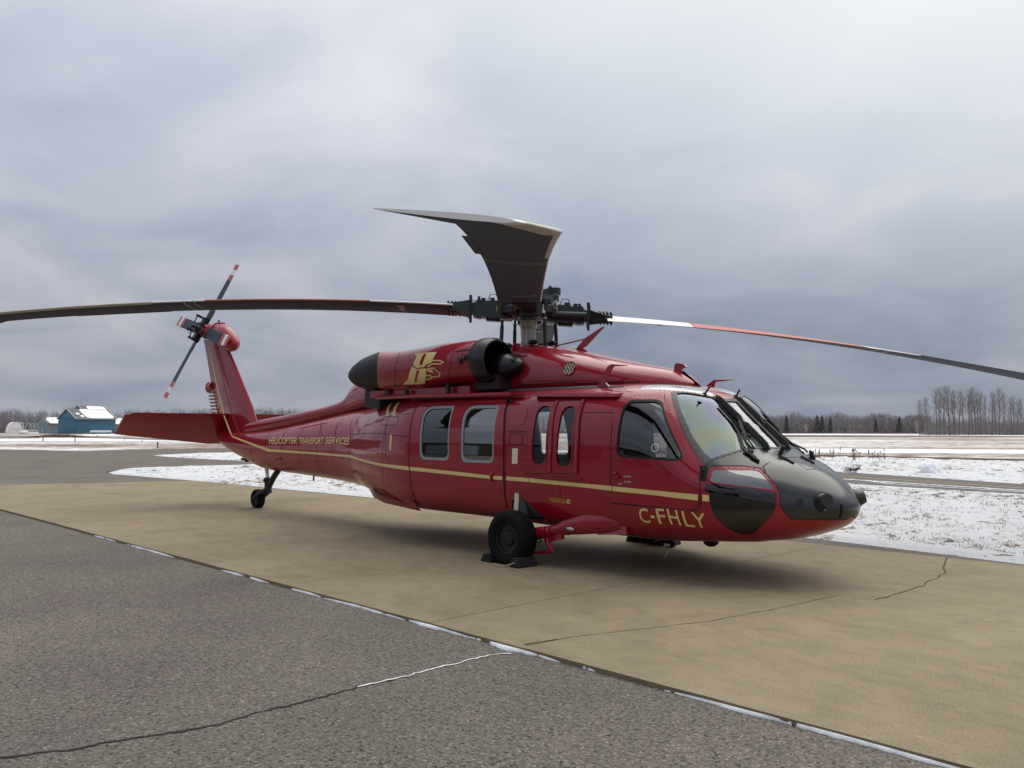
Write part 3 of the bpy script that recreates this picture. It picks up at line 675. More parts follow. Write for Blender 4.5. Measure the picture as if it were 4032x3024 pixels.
def crackline(name, pts, wd, z, mat, amp=.02, seed=3, parent=None):
    rr = random.Random(seed); P = densify(pts, False, .035); Q = []
    for i, p in enumerate(P): Q.append((p[0]+amp*noise.noise(Vector((i*.13, seed, 0)))+amp*.35*rr.uniform(-1, 1), p[1]+amp*noise.noise(Vector((i*.11, 7+seed, 0)))))
    vs = []; n = len(Q)
    for i in range(n):
        t = np.array(Q[min(i+1, n-1)])-np.array(Q[max(0, i-1)]); t = t/(np.linalg.norm(t)+1e-9); nn = np.array((-t[1], t[0])); w_ = wd*max(.25, 1+.9*noise.noise(Vector((i*.21, seed*3., 1.))))
        vs += [(*(np.array(Q[i])+nn*w_/2), z), (*(np.array(Q[i])-nn*w_/2), z)]
    o = new_obj(name, vs, [(2*i, 2*i+1, 2*i+3, 2*i+2) for i in range(n-1)], mat, parent)
    if o.data.polygons[0].normal.z < 0: o.data.flip_normals()
    if parent is None: tag(o, kind='structure')
    return o
crackline('slab_crack', [(2.84, -3.96), (2.92, -3.53), (3.07, -3.05), (3.33, -2.32), (3.47, -1.29), (3.55, -.5)], .010, .004, CRACK2, .02, 5, pad)
crackline('slab_crack', [(2.84, -3.96), (2.90, -3.66)], .016, .005, CRACK, .02, 6, pad)
crackline('slab_crack', [(3.37, 2.8), (3.55, 2.2), (3.79, 1.54), (3.86, .9), (3.91, .47), (3.9, -.46)], .010, .004, CRACK, .032, 7, pad)
crackline('slab_crack', [(-6.2, -3.9), (-6.0, -1.5), (-6.15, 1.2)], .008, .004, CRACK2, .03, 8, pad)
crackline('apron_crack', [(2.5, -7.6), (2.56, -7.27), (2.67, -7.0), (2.73, -6.75), (2.83, -6.44), (2.82, -6.09), (2.81, -5.66), (2.79, -5.38), (2.8, -5.1)], .018, -.027, CRACK, .035, 9)
# snow blown into the crack and along the foot of the slab
crackline('apron_crack_snow', [(2.79, -5.36), (2.81, -5.0), (2.79, -4.75), (2.8, -4.48), (2.79, -4.26), (2.86, -4.12)], .015, -.025, SNOW, .03, 10)
def snowridge(name, x0, x1, wmax, seed):
    rr = random.Random(seed); vs = []; fs = []; X = np.arange(x0, x1, .03); n = len(X)
    for i, x in enumerate(X):
        e = max(0., math.sin(math.pi*i/(n-1)))**.5; w_ = wmax*.62*e*max(.05, .62+1.3*noise.noise(Vector((x*3.1, seed, 0)))+.8*noise.noise(Vector((x*11, seed, 0)))+.35*rr.random()); y = ynear(x)+.004
        vs += [(x, y, -.034), (x, y, -.034+.022*e), (x, y-w_*.8, -.034+.020*e), (x, y-w_, -.035)]
    for i in range(n-1):
        for j in range(3): fs.append((i*4+j, i*4+j+1, i*4+5+j, i*4+4+j))
    return tag(new_obj(name, vs, fs, SNOW, None, None, True), kind='structure')
for i, (a, b, wd) in enumerate(((-6.6, -5.5, .022), (-5.3, -3.4, .034), (-2.2, -.9, .028), (-.6, .2, .02), (.1, 1.5, .028), (1.35, 2.35, .03), (2.2, 3.3, .055), (3.3, 3.6, .016), (4.0, 6.4, .026))): snowridge('snow_ridge', a, b, wd, i+1)
# dry grass stalks standing out of the snow (one mass)
mb = MB(); rr = random.Random(12)
def tuft(x, y, z, n, h, sp):
    for _ in range(n):
        a = rr.uniform(0, 6.28); l = h*rr.uniform(.5, 1.2); dx = math.cos(a)*sp*rr.random(); dy = math.sin(a)*sp*rr.random(); w_ = rr.uniform(.004, .009); lean = rr.uniform(.2, 1.3)*l
        b = rr.uniform(0, 6.28); bx, by = math.cos(b)*w_, math.sin(b)*w_
        mb.add([(x+dx-bx, y+dy-by, z), (x+dx+bx, y+dy+by, z), (x+dx+math.cos(a)*lean, y+dy+math.sin(a)*lean, z+l)], [(0, 1, 2)])
X = []; 
for _ in range(9500):
    x = rr.uniform(-7, 7.5); y = 3.5+11.8*rr.random()**1.1
    if noise.noise(Vector((x*.8, y*.8, 2))) > -.12: X.append((x, y))
for _ in range(2600):
    x = rr.uniform(-29, -8); y = rr.uniform(3.8, 13)
    if noise.noise(Vector((x*.7, y*.7, 5))) > -.05: X.append((x, y))
for _ in range(1500):
    x = rr.uniform(-15, 4); y = rr.uniform(23, 40)
    X.append((x, y))
X = np.array(X); ok = np.minimum(sdist(X, APRON), sdist(X, TAXI)) > .5; X = X[ok]; Hh = snow_h(X[:, 0], X[:, 1])
for (x, y), z in zip(X, Hh): tuft(x, y, z-.01, rr.choice((2, 3, 4, 6)), rr.uniform(.02, .06)*(1.6 if y > 20 else 1), .06)
DRYG = Mat('dry_grass', (.23, .15, .095), .9, var=.45, vscale=2)
tag(mb.build('dry_grass', DRYG, None, False), kind='stuff')
# ------------------------------------------------------------------ the helicopter
HELI = tag(empty('helicopter'), 'large glossy dark red helicopter with black nose and gold stripe on the pad', 'helicopter')
HS = Surf(Loft(ST, XN, 420, 161))
def xz(pts, side=0, closed=True, step=.05): return HS.conv(densify(pts, closed, step), 'xz', side)
def xv(pts, side=0, closed=True, step=.04): return HS.conv(densify(pts, closed, step), 'xv', side)
W1 = roundpoly([(-2.005, 1.168), (-1.365, 1.168), (-1.405, 1.893), (-2.04, 1.895)], [.10, .10, .07, .17])
W2 = roundpoly([(-1.135, 1.155), (-.50, 1.155), (-.52, 1.883), (-1.17, 1.885)], [.10, .10, .07, .17])
G1 = roundpoly([(.14, 1.15), (.395, 1.15), (.405, 1.866), (.165, 1.866)], .135, 7)
G2 = roundpoly([(.535, 1.138), (.797, 1.138), (.807, 1.854), (.565, 1.854)], .135, 7)
CDW = roundpoly([(1.43, 1.28), (2.245, 1.245), (1.85, 1.89), (1.455, 1.893)], [.09, .10, .10, .10])
CHU = roundpoly([(2.503, 1.055), (3.048, .985), (2.945, 1.105), (2.857, 1.173), (2.505, 1.172)], [.03, .02, .05, .05, .02])
CHL = roundpoly([(2.467, .957), (2.509, .937), (2.511, .838), (2.544, .712), (2.629, .594), (2.742, .517), (2.85, .555), (2.927, .625), (3.021, .719), (3.064, .836), (3.061, .957), (2.894, .995), (2.467, 1.042)], [.01, .0, .02, .05, .05, .06, .05, .05, .05, .04, .01, 0, .01])
def inset(poly, d):
    p = np.array(poly); c = p.mean(0); s = (p.max(0)-p.min(0)); return [tuple(c+(q-c)*(1-2*d/s)) for q in p]
# black nose outline (starboard), from the nose tip aft along the waterline, up round the chin windows to the windshield foot
NB = [(3.49, .69), (3.36, .694), (3.154, .701), (3.107, .79), (3.09, .854), (3.083, .951), (3.052, 1.016), (2.967, 1.108), (2.862, 1.19), (2.708, 1.21), (2.57, 1.21), (2.475, 1.203), (2.462, 1.06), (2.418, 1.06), (2.416, 1.215)]
WSB = [(2.416, .6055), (2.47, .632), (2.525, .663), (2.575, .715), (2.615, .773), (2.645, .84), (2.668, .927), (2.675, 1.0)]   # windshield foot, (x, v)
WST = [(1.826, .808), (1.93, .846), (2.01, .886), (2.062, .925), (2.082, 1.0)]                                                     # windshield head
nose_q = xz(NB[:-1], 0, False); NBq = [(0.0, float(nose_q[0][1]))]+nose_q
ws_b = xv(WSB, 0, False); ws_t = xv(WST, 0, False)
def mir(path): return [(q, 2-v) for q, v in path][::-1]
nose_poly = NBq+ws_b[:-1]+mir(NBq+ws_b)
nose_poly = [p for i, p in enumerate(nose_poly) if i == 0 or np.hypot(p[0]-nose_poly[i-1][0], p[1]-nose_poly[i-1][1]) > 1e-6]
ws_side = xv([(2.416, .6055), (2.28, .642), (2.13, .69), (1.98, .748), (1.826, .808)], 0, False)
frame_poly = ws_b[:-1]+mir(ws_b)+[(q, 2-v) for q, v in ws_side[1:-1]]+mir(ws_t)[:0]
# windshield frame outline: foot (starboard->port), port side up, head back, starboard side down
foot = ws_b[:-1]+mir(ws_b); head = ws_t[:-1]+mir(ws_t)
frame_poly = foot+[(q, 2-v) for q, v in ws_side[1:-1]]+head[::-1]+ws_side[1:-1][::-1]
PANE_S = xv([(2.437, .628), (2.485, .655), (2.535, .690), (2.58, .745), (2.61, .80), (2.632, .87), (2.645, .925), (2.40, .928), (2.12, .936), (2.06, .916), (2.0, .872), (1.925, .836), (1.885, .812), (2.03, .752), (2.17, .704), (2.30, .664)], 0)
PANE_C = xv([(2.655, .955), (2.662, 1.0), (2.655, 1.045), (2.40, 1.042), (2.12, 1.036), (2.118, 1.0), (2.12, .964), (2.40, .958)], 0)
PANE_P = [(q, 2-v) for q, v in PANE_S]
EYE_S = xv([(1.476, .79), (1.44, .83), (1.47, .86), (1.62, .915), (1.78, .95), (1.92, .963), (2.0, .955), (2.03, .938), (1.99, .905), (1.93, .866), (1.80, .822), (1.65, .80)], 0)
EYE_P = [(q, 2-v) for q, v in EYE_S]
WELL = roundpoly([(-.24, .56), (-.19, .75), (.0, .765), (.28, .545), (.16, .47), (-.2, .47)], [.05, .08, .05, .03, .02, .05])
holes_w = [W1, W2, G1, G2, CDW, CHU, CHL]
q0, q1 = HS.L.q0, HS.L.q1
outer = [(q0, .0005), (q1, .0005), (q1, 1.9995), (q0, 1.9995)]
outer = densify(outer, True, .05)
hl = [nose_poly, frame_poly, EYE_S, EYE_P]
for s_ in (0, 1):
    for wpoly in holes_w: hl.append(xz(wpoly, s_))
    hl.append(xz(WELL, s_))
# (the chin red strip lies between black nose and chin panes, so the red shell simply shows there)
fus = patch(HS, outer, hl, 0., .03, RED, 'fuselage', HELI, (.022, .019), REDIN)
patch(HS, nose_poly, [], .002, .02, BLK, 'nose_cover', HELI, (.03, .03))
patch(HS, frame_poly, [PANE_S, PANE_C, PANE_P], .006, .03, FRAMEG, 'windshield_frame', HELI, (.02, .02))
for pl, m, lab in ((PANE_S, GL_WS, 'windshield pane with an iridescent coating'), (PANE_C, GL_WS2, None), (PANE_P, GL_WS2, None)):
    o = patch(HS, pl, [], -.006, 0, m, 'windshield_pane', HELI, (.02, .02))
    if lab: o['label'] = lab
for pl in (EYE_S, EYE_P): patch(HS, pl, [], -.002, 0, EYEB, 'overhead_window', HELI, (.02, .02))
# cabin lining with the same openings, floor, bulkhead and seats, so the windows look into a real hollow cabin
lo_ = float(HS.L.x2q(2.50)); hi_ = float(HS.L.x2q(-2.55))
lin = densify([(lo_, .12), (hi_, .12), (hi_, 1.88), (lo_, 1.88)], True, .05)
hl2 = [frame_poly, xz(inset(W1, -.01), 0)]
hl2 = [[(max(q, lo_+.004), v) for q, v in frame_poly if q > lo_+.002 or True]]
hl2 = []
for s_ in (0, 1):
    for wpoly in (W1, W2, G1, G2, CDW): hl2.append(xz(inset(wpoly, -.015), s_))
wsr = xv([(2.49, .62), (2.49, 1.38)], 0, False)
ws_lin = [(lo_+.003, .66), (float(HS.L.x2q(2.42)), .62), (float(HS.L.x2q(1.90)), .80), (float(HS.L.x2q(2.06)), .90), (float(HS.L.x2q(2.11)), 1.0)]
ws_lin = densify(ws_lin+[(q, 2-v) for q, v in ws_lin[:-1]][::-1], True, .03)
hl2.append(ws_lin)
patch(HS, lin, hl2, -.05, 0, GREYIN, 'cabin_lining', HELI, (.03, .03), None, True)
b = MB(); b.box((-.02, 0, .60), (5.0, 1.96, .03)); b.build('cabin_floor', DARKIN, HELI, False)
b = MB(); pr = [HS.L.P(float(HS.L.x2q(-2.5)), v)[1:] for v in np.linspace(.12, 1, 24)]; pts = [(-2.5, y*.95, z) for y, z in pr]+[(-2.5, -y*.95, z) for y, z in pr[::-1]]; b.prism(pts, .03); b.build('aft_bulkhead', GREYIN, HELI, False)
b = MB(); b.box((2.42, 0, 1.06), (.30, 1.5, .36)); b.box((2.36, 0, 1.27), (.44, 1.5, .05), Matrix.Rotation(R(8), 3, 'Y')); b.box((1.75, 0, .86), (1.1, .42, .46)); b.build('instrument_panel', DARKIN, HELI, True, 30)
for sy in (-.55, .55):
    b = MB(); b.box((1.55, sy, .92), (.52, .50, .12)); b.box((1.28, sy, 1.26), (.12, .50, .78), Matrix.Rotation(R(-8), 3, 'Y'), .82); b.box((1.21, sy, 1.70), (.10, .26, .16)); b.box((1.45, sy-.26, 1.05), (.55, .04, .42)); b.box((1.45, sy+.26, 1.05), (.55, .04, .42))
    o = b.build('pilot_seat', SEATM, HELI, True, 30)
    bv = o.modifiers.new('b', 'BEVEL'); bv.width = .03; bv.segments = 2
for y_ in (-.40, .40): b = MB(); b.tube([(2.20, y_, .95), (2.10, y_, 1.18), (2.05, y_*.96, 1.30)], .02); b.ell((2.05, y_*.96, 1.32), (.035, .035, .06)); b.build('control_stick', SEAL, HELI)
P_, n_ = HS.P(*np.array(xz([(1.918, 1.383)], 0, False)).T, .0); c_ = Vector(P_[0]); m_ = Vector(n_[0]); b = MB(); u_ = m_.orthogonal().normalized(); v_ = m_.cross(u_); b.tube([c_+m_*.004+(u_*math.cos(t)+v_*math.sin(t))*.040 for t in np.linspace(0, 2*math.pi, 25)], .006, 6); b.build('window_vent_ring', CAPW, HELI)
patch(HS, xv([(2.447, .636), (2.50, .668), (2.545, .70), (2.535, .715), (2.50, .690), (2.44, .648)], 0), [], -.012, 0, CAPW, 'dashboard_paper', HELI, (.02, .02))
b = MB(); b.tube([(1.35, -.86, 1.84), (1.62, -.86, 1.80), (1.80, -.88, 1.62), (2.04, -.93, 1.30), (2.12, -.95, 1.20)], [.05, .05, .045, .03, .03]); b.build('door_post_padding', SEAL, HELI)
# doors: proud skins over the shell
def doorpatch(outl, hs, off, name, side, th=.014, mat=RED):
    return patch(HS, xz(outl, side), [xz(h, side) for h in hs], off, th, mat, name, HELI, (.02, .018), SEAM)
CD = roundpoly([(-2.13, .622), (-.305, .617), (-.328, .95), (-.336, 1.2), (-.352, 1.6), (-.44, 1.967), (-2.23, 1.985), (-2.215, 1.6), (-2.222, 1.14), (-2.165, .86)], [.06, .05, 0, 0, 0, .03, .03, 0, 0, 0])
CK = roundpoly([(1.375, .79), (2.36, .765), (2.425, .86), (2.40, 1.16), (2.355, 1.245), (1.795, 1.968), (1.335, 1.973), (1.365, 1.6)], [.05, .08, .06, .03, .03, .03, .03, 0])
GUN = roundpoly([(.055, 1.055), (.868, 1.083), (.90, 1.55), (.867, 1.893), (.03, 1.955), (.086, 1.60), (.08, 1.35)], [.03, .03, 0, .03, .03, 0, 0])
for s_ in (0, 1):
    d = doorpatch(CD, [W1, W2], .012, 'cargo_door', s_)
    for wq, refl in ((W1, GL_DARK), (W2, GL_REFL)):
        fr = patch(HS, xz(inset(wq, -.004), s_), [xz(inset(wq, .034), s_)], .004, .03, WINFR, 'window_frame', d, (.03, .03))
        patch(HS, xz(inset(wq, .030), s_), [], -.012, 0, refl if s_ == 0 else GL_CLR, 'window_pane', d, (.03, .03))
    d = doorpatch(CK, [CDW], .010, 'cockpit_door', s_)
    patch(HS, xz(inset(CDW, -.003), s_), [xz(inset(CDW, .022), s_)], .006, .03, SEAL, 'window_seal', d, (.03, .03))
    patch(HS, xz(inset(CDW, .018), s_), [], -.006, 0, GL_TINT if s_ == 0 else GL_CLR, 'window_pane', d, (.03, .03))
    g_ = doorpatch(GUN, [G1, G2], .006, 'gunner_window_panel', s_, .012)
    for gp in (G1, G2):
        patch(HS, xz(inset(gp, -.012), s_), [xz(inset(gp, .014), s_)], .010, .012, RED, 'window_rim', g_, (.03, .03))
        patch(HS, xz(inset(gp, .006), s_), [], -.006, 0, GL_CLR, 'window_pane', g_, (.03, .03))
    for x0 in (.44, .845):
        bb = MB(); P_, n_ = HS.P(*np.array(xz([(x0+.02, 1.08), (x0+.03, 1.5), (x0+.0, 1.9)], s_, False)).T, .014)
        bb.tube([tuple(p) for p in P_], .020, 6); bb.build('window_slide_rail', RED, g_)
    for pl, mm in ((CHU, GL_CHINU), (CHL, GL_CHIN)):
        patch(HS, xz(pl, s_), [], -.004, 0, mm, 'chin_window', HELI, (.02, .02))
    patch(HS, xz(inset(WELL, -.01), s_), [], -.09, 0, DARKIN, 'wheel_well', HELI, (.03, .03))
# dark box behind the chin windows
b = MB(); b.ell((2.55, 0, .78), (.42, .78, .33)); b.build('cockpit_footwell', DARKIN, HELI)
# pedals glimpsed through the chin window
b = MB()
for y in (-.60, -.50): b.cyl((2.86, y-.14, .70), (2.84, y-.14, .86), .012)
b.build('rudder_pedal', BRIGHT, HELI)
# gold waist stripe, boom lettering, registration
SW = list(zip(LIT['stripe_t'], LIT['stripe_b']))
def stripe(side):
    t = [LIT['stripe_t'][i] for i in range(len(LIT['stripe_t']))]; bt = LIT['stripe_b']
    def seg(a, b_, off, nm):
        ii = [i for i in range(len(t)) if a-.01 <= t[i][0] <= b_+.01]; up = [t[i] for i in ii]; dn = [bt[i] for i in ii]
        def at(L, x): xs_ = [p[0] for p in L]; return float(np.interp(x, xs_, [p[1] for p in L]))
        up = [(a, at(t, a))]+[p for p in up if a+.02 < p[0] < b_-.02]+[(b_, at(t, b_))]; dn = [(a, at(bt, a))]+[p for p in dn if a+.02 < p[0] < b_-.02]+[(b_, at(bt, b_))]
        patch(HS, xz(up+dn[::-1], side), [], off, .002, GOLD, nm, HELI, (.02, .05))
    seg(-9.66, -2.235, .003, 'waist_stripe'); seg(-2.20, -.56, .0155, 'waist_stripe'); seg(-.51, -.345, .0155, 'waist_stripe'); seg(-.29, .09, .003, 'waist_stripe'); seg(.10, 1.365, .003, 'waist_stripe'); seg(1.385, 2.40, .0135, 'waist_stripe'); seg(2.44, 2.505, .003, 'waist_stripe')
stripe(0); stripe(1)
LB = LIT['lettering_box']
def qv(p, side=0): q = float(HS.L.x2q(p[0])); return (q, 2-p[1] if side else p[1])
regn = [('C', 1.702, 1.822), ('-', 1.845, 1.890), ('F', 1.920, 2.020), ('H', 2.052, 2.170), ('L', 2.215, 2.312), ('Y', 2.318, 2.455)]
def vtop(x): return .4215+.0045*(x-1.72)/.75
def vbot(x): return .3715-.0030*(x-1.70)/.7
for ch, a, b_ in regn:
    if ch == '-':
        patch(HS, [qv((x, v)) for x, v in ((a+.008, .3985), (b_+.012, .3985), (b_+.012, .3895), (a+.008, .3895))], [], .0155 if a > 9 else .004, .001, GOLD, 'registration_letter', HELI, (.02, .02)); continue
    sl = -.03 if ch != 'Y' else 0
    text_on(HS, ch, qv((a+.02, vbot(a))), qv((b_+.02 if ch != 'Y' else b_, vbot(b_))), qv((a, vtop(a))), qv((b_, vtop(b_))), .005, GOLD, 'registration_letter', HELI, 0, .009, 2)
HT = LIT['hts']
for wd_, (a_, b_) in (('HELICOPTER', ((-7.744, .5781, -7.805, .685), (-6.561, .5732, -6.591, .6465))), ('TRANSPORT', ((-6.48, .5728, -6.51, .6440), (-5.55, .5681, -5.567, .6290))), ('SERVICES', ((-5.481, .5670, -5.498, .6275), (-4.553, .5735, -4.575, .6250)))):
    text_on(HS, wd_, qv(a_[:2]), qv(b_[:2]), qv(a_[2:]), qv(b_[2:]), .006, GOLD, 'boom_lettering', HELI, 0.15, .016, 2)
for t_ in LIT['ticks']: patch(HS, xz(t_), [], .004, .001, CREAM if t_[0][0] > -1 else GOLD, 'reflective_tape' if t_[0][0] > -1 else 'marking_bar', HELI, (.02, .02))
lk = LIT['locks']
for txt, a, b_ in (('LOCKED', (1.535, 1.066), (1.63, 1.082)), ('CLOSED', (1.54, 1.01), (1.63, 1.028)), ('OPEN', (1.465, .987), (1.515, 1.002))):
    c = xz([(a[0], a[1]), (b_[0], a[1]), (a[0], b_[1]), (b_[0], b_[1])], 0, False, 9); text_on(HS, txt, c[0], c[1], c[2], c[3], .0145, CREAM, 'door_lettering', HELI, 0, .01, 0)
for txt, a, b_ in (('E', (.712, .734), (.765, .781)),):
    c = xz([a, (b_[0], a[1]), (a[0], b_[1]), b_], 0, False, 9); text_on(HS, txt, c[0], c[1], c[2], c[3], .004, GOLD, 'marking_letter', HELI, 0, .03, 1)
for i in range(3):
    z_ = .788-.018*i; c = xz([(.44+.012*i, z_-.004), (.70, z_-.014), (.44+.012*i, z_+.008), (.70, z_-.002)], 0, False, 9); b = MB(); ribbon_geo(b, HS, [c[0], c[1]], .007, .003); b.build('small_print_line', BORANGE, HELI, False)
# panel seams, rivet rows
b = MB()
for s_ in (0, 1):
    for L_ in LIT['lines']:
        L_ = [p for p in L_ if p]
        if len(L_) > 1: ribbon_geo(b, HS, xz(L_, s_, False), .009, .0025)
    for x in (-8.6, -7.9, -7.2, -6.5, -5.8, -5.2, -4.55, -3.9, -3.0):
        ribbon_geo(b, HS, [(float(HS.L.x2q(x)), v if not s_ else 2-v) for v in np.linspace(.12, .95, 30)], .008, .002)
    ribbon_geo(b, HS, xz([(-3.0, 1.78), (-2.3, 1.80)], s_, False), .006, .002)
    ribbon_geo(b, HS, xz([(-2.27, 1.95), (-2.25, 1.5), (-2.255, 1.1), (-2.2, .80), (-2.17, .6)], s_, False), .016, .003)
    ribbon_geo(b, HS, xz([(-.322, .60), (-.305, .95), (-.312, 1.3), (-.335, 1.6), (-.42, 1.98)], s_, False), .014, .003)
    ribbon_geo(b, HS, xz(CK, s_, True), .012, .003)
    ribbon_geo(b, HS, xz(GUN, s_, True), .012, .003)
    ribbon_geo(b, HS, xz(LIT['panel1']+LIT['panel1'][:1], s_, False), .008, .003)
    ribbon_geo(b, HS, xz(LIT['recB']+LIT['recB'][:1], s_, False), .010, .003)
b.build('panel_seams', SEAM, HELI, False)['kind'] = 'stuff'
b = MB()
for s_ in (0, 1):
    for d_ in (CDW,): rivets_geo(b, HS, xz(inset(d_, -.05), s_), .055, .0075, .012)
    for xx in (-8.55, -7.15, -5.75, -4.5, -3.05): rivets_geo(b, HS, [(float(HS.L.x2q(xx)), v if not s_ else 2-v) for v in np.linspace(.3, .9, 20)], .045, .0045, .002)
    for zz_ in (1.78, 1.70, 1.59): rivets_geo(b, HS, xz([(.95, zz_), (1.30, zz_-.005)], s_, False), .028, .004, .002)
    rivets_geo(b, HS, xz([(-2.9, 1.90), (-2.35, 1.91)], s_, False), .035, .0045, .002); rivets_geo(b, HS, xz([(-.25, 1.93), (-.02, 1.92)], s_, False), .03, .0045, .002)
    rivets_geo(b, HS, xz([(-2.0, .55), (1.3, .52)], s_, False), .05, .005, .002)
tag(b.build('rivet_rows', RIV, HELI, False), kind='stuff')
b = MB()
fo = xv([(2.43, .617), (2.5, .648), (2.55, .682), (2.597, .742), (2.63, .80), (2.652, .89), (2.665, 1.0)], 0, False); rivets_geo(b, HS, fo+mir(fo), .075, .009, .008)
fo = xv([(1.86, .810), (1.93, .840), (2.01, .880), (2.068, .922), (2.10, 1.0)], 0, False); rivets_geo(b, HS, fo+mir(fo), .065, .008, .008)
fo = xv([(1.86, .803), (2.0, .752), (2.15, .70), (2.29, .655), (2.40, .622)], 0, False); rivets_geo(b, HS, fo, .085, .008, .008); rivets_geo(b, HS, mir(fo), .085, .008, .008)
for s_ in (0, 1):
    rivets_geo(b, HS, xz([(2.50, 1.187), (2.70, 1.190), (2.86, 1.182), (2.96, 1.108), (3.05, 1.005), (3.073, .95), (3.075, .86)], s_, False), .062, .008, .003)
    fo = xv([(1.45, .80), (1.65, .795), (1.80, .812), (1.93, .856), (2.0, .893)], 0, False); rivets_geo(b, HS, fo if not s_ else mir(fo), .05, .007, .003)
for p in LIT['hatch_pts']: b.ell(p, (.008, .008, .004), 6, 4)
b.build('screw_heads', RIVD, HELI, False)['kind'] = 'stuff'
b = MB(); b.tube(LIT['hatch_line'], .0035, 4); b.tube(LIT['nose_seam'], .006, 5); b.tube([(x, -y, z) for x, y, z in LIT['nose_seam'][3:]], .006, 5)
nb = xz(NB[:12], 0, False); ribbon_geo(b, HS, nb, .010, .0035); ribbon_geo(b, HS, mir(nb), .010, .0035); b.build('nose_seams', SEAL, HELI, False)['kind'] = 'stuff'
# windshield posts
for pth in (LIT['post1'], [(x, abs(y)+.02, z) for x, y, z in LIT['post1']]):
    b = MB(); p0, p1, p2 = [Vector(p) for p in pth]; up = Vector((.70, 0, .72))
    for a, c in ((p0+up*-.01, p1+up*.0), (p1, p2+up*.0)):
        M = rot_to(c-a, up); b.box((a+c)/2+up*.02, ((c-a).length+.02, .085, .035), M, .8)
        b.box((a+c)/2+up*.04, ((c-a).length+.02, .035, .03), M, .7)
    b.build('windshield_post', SEAL, HELI, True, 30)
# wipers, wiper pivots, wire deflectors, probes on the nose deck
def wiper(arm, arm2, blade, nm='windshield_wiper'):
    t = MB(); t.tube(arm, .012, 6)
    if arm2: t.tube(arm2, .010, 6)
    t.cyl(Vector(arm[-1])-Vector((0, .04, 0)), Vector(arm[-1])+Vector((0, .04, 0)), .016); o = t.build(nm, SEAL, HELI)
    t = MB(); t.tube(blade, .013, 5); t.tube([(x-.01, y, z-.025) for x, y, z in blade], .008, 4); t.build('wiper_blade', RUBBER, o); return o
wiper(LIT['wiper1_arm'], LIT['wiper1_arm2'], LIT['wiper1_blade'])
bl2 = [(2.14, .33, 1.86), (2.26, .32, 1.76), (2.40, .31, 1.62), (2.52, .30, 1.52)]
wiper([(2.66, .62, 1.30), (2.60, .60, 1.36), (2.46, .52, 1.50), (2.30, .40, 1.68)], None, bl2)
wiper(LIT['pw_arm'][::-1][1:], None, [(2.10, .62, 1.80), (2.2, .64, 1.70), (2.34, .66, 1.56)])
b = MB(); b.tube(LIT['hose'], .014, 6); b.tube([(x-.01, y+.03, z-.0) for x, y, z in LIT['hose']], .009, 6); b.build('defog_hose', SEAL, HELI)
for nm in ('finL', 'finR'):
    b = MB(); b.prism(LIT[nm], .02); b.build('wire_deflector', SEAL, HELI, False)
b = MB(); b.tube([tuple(Vector(p)+Vector((0, 0, .015))) for p in LIT['tri']], [.012, .022, .02, .012], 6); b.tube([(2.66, -.52, 1.33), (2.72, -.52, 1.29), (2.80, -.60, 1.25)], .016, 6); b.tube([(2.655, -.50, 1.33), (2.62, -.44, 1.38)], .03, 8); b.build('wiper_pivot', SEAL, HELI)
b = MB(); b.tube([(2.60, .60, 1.29), (2.66, .63, 1.30)], .035, 8); b.build('wiper_pivot', SEAL, HELI)
b = MB(); b.tube(LIT['pit'], [.026, .020, .016], 8); b.cyl((2.76, -.12, 1.345), (2.82, -.12, 1.33), .006); b.build('pitot_probe', SEAL, HELI)
for nm in ('def1', 'def2'):
    b = MB(); b.tube([tuple(Vector(p)+Vector((0, 0, .006))) for p in LIT[nm]], [.020, .014, .010], 5); b.build('nose_hinge', SEAL, HELI)
# nose furniture: sensor windows, slot, chin light, front probe
def onhull(p): # nearest skin point / normal for a starboard or port point
    T = HS.L.T.reshape(-1, 3); s_ = 1 if p[1] <= 0 else -1; q = np.array((p[0], p[1]*s_, p[2])); i = np.argmin(((T-q)**2).sum(1)); n = HS.L.N.reshape(-1, 3)[i].copy(); n[1] *= s_; return Vector(p), Vector(n)
for p, r, rim in ((LIT['port1'], .040, .0), (LIT['port2'], .066, .105)):
    for sg in (1, -1):
        c, n = onhull((p[0], p[1]*sg, p[2])); b = MB()
        if rim: b.cyl(c-n*.05, c+n*.010, rim, rim*.95, 28); b.cyl(c-n*.01, c+n*.08, r*1.5, r*1.02, 28)
        b.cyl(c-n*.02, c+n*(.082 if rim else .008), r*(1.0), r*.98, 24); o = b.build('nose_sensor_housing', BLK, HELI)
        b = MB(); b.cyl(c+n*(.07 if rim else .004), c+n*(.0835 if rim else .010), r*.86, None, 24); b.build('sensor_window', SEAL, o)
sl_ = LIT['slot']; b = MB(); b.tube([tuple(Vector(onhull(p)[0])+onhull(p)[1]*.004) for p in sl_], [.012, .020, .012], 6); b.build('vertical_probe', SEAL, HELI)
for dx, dz in ((-.09, -.06), (-.02, -.085), (.04, -.07)): b = MB(); b.ell(Vector(LIT['port2'])+Vector((dx, -.02-dx*.9, dz)), (.010, .010, .008), 8, 6); b.build('nose_fitting', GREYMET, HELI)
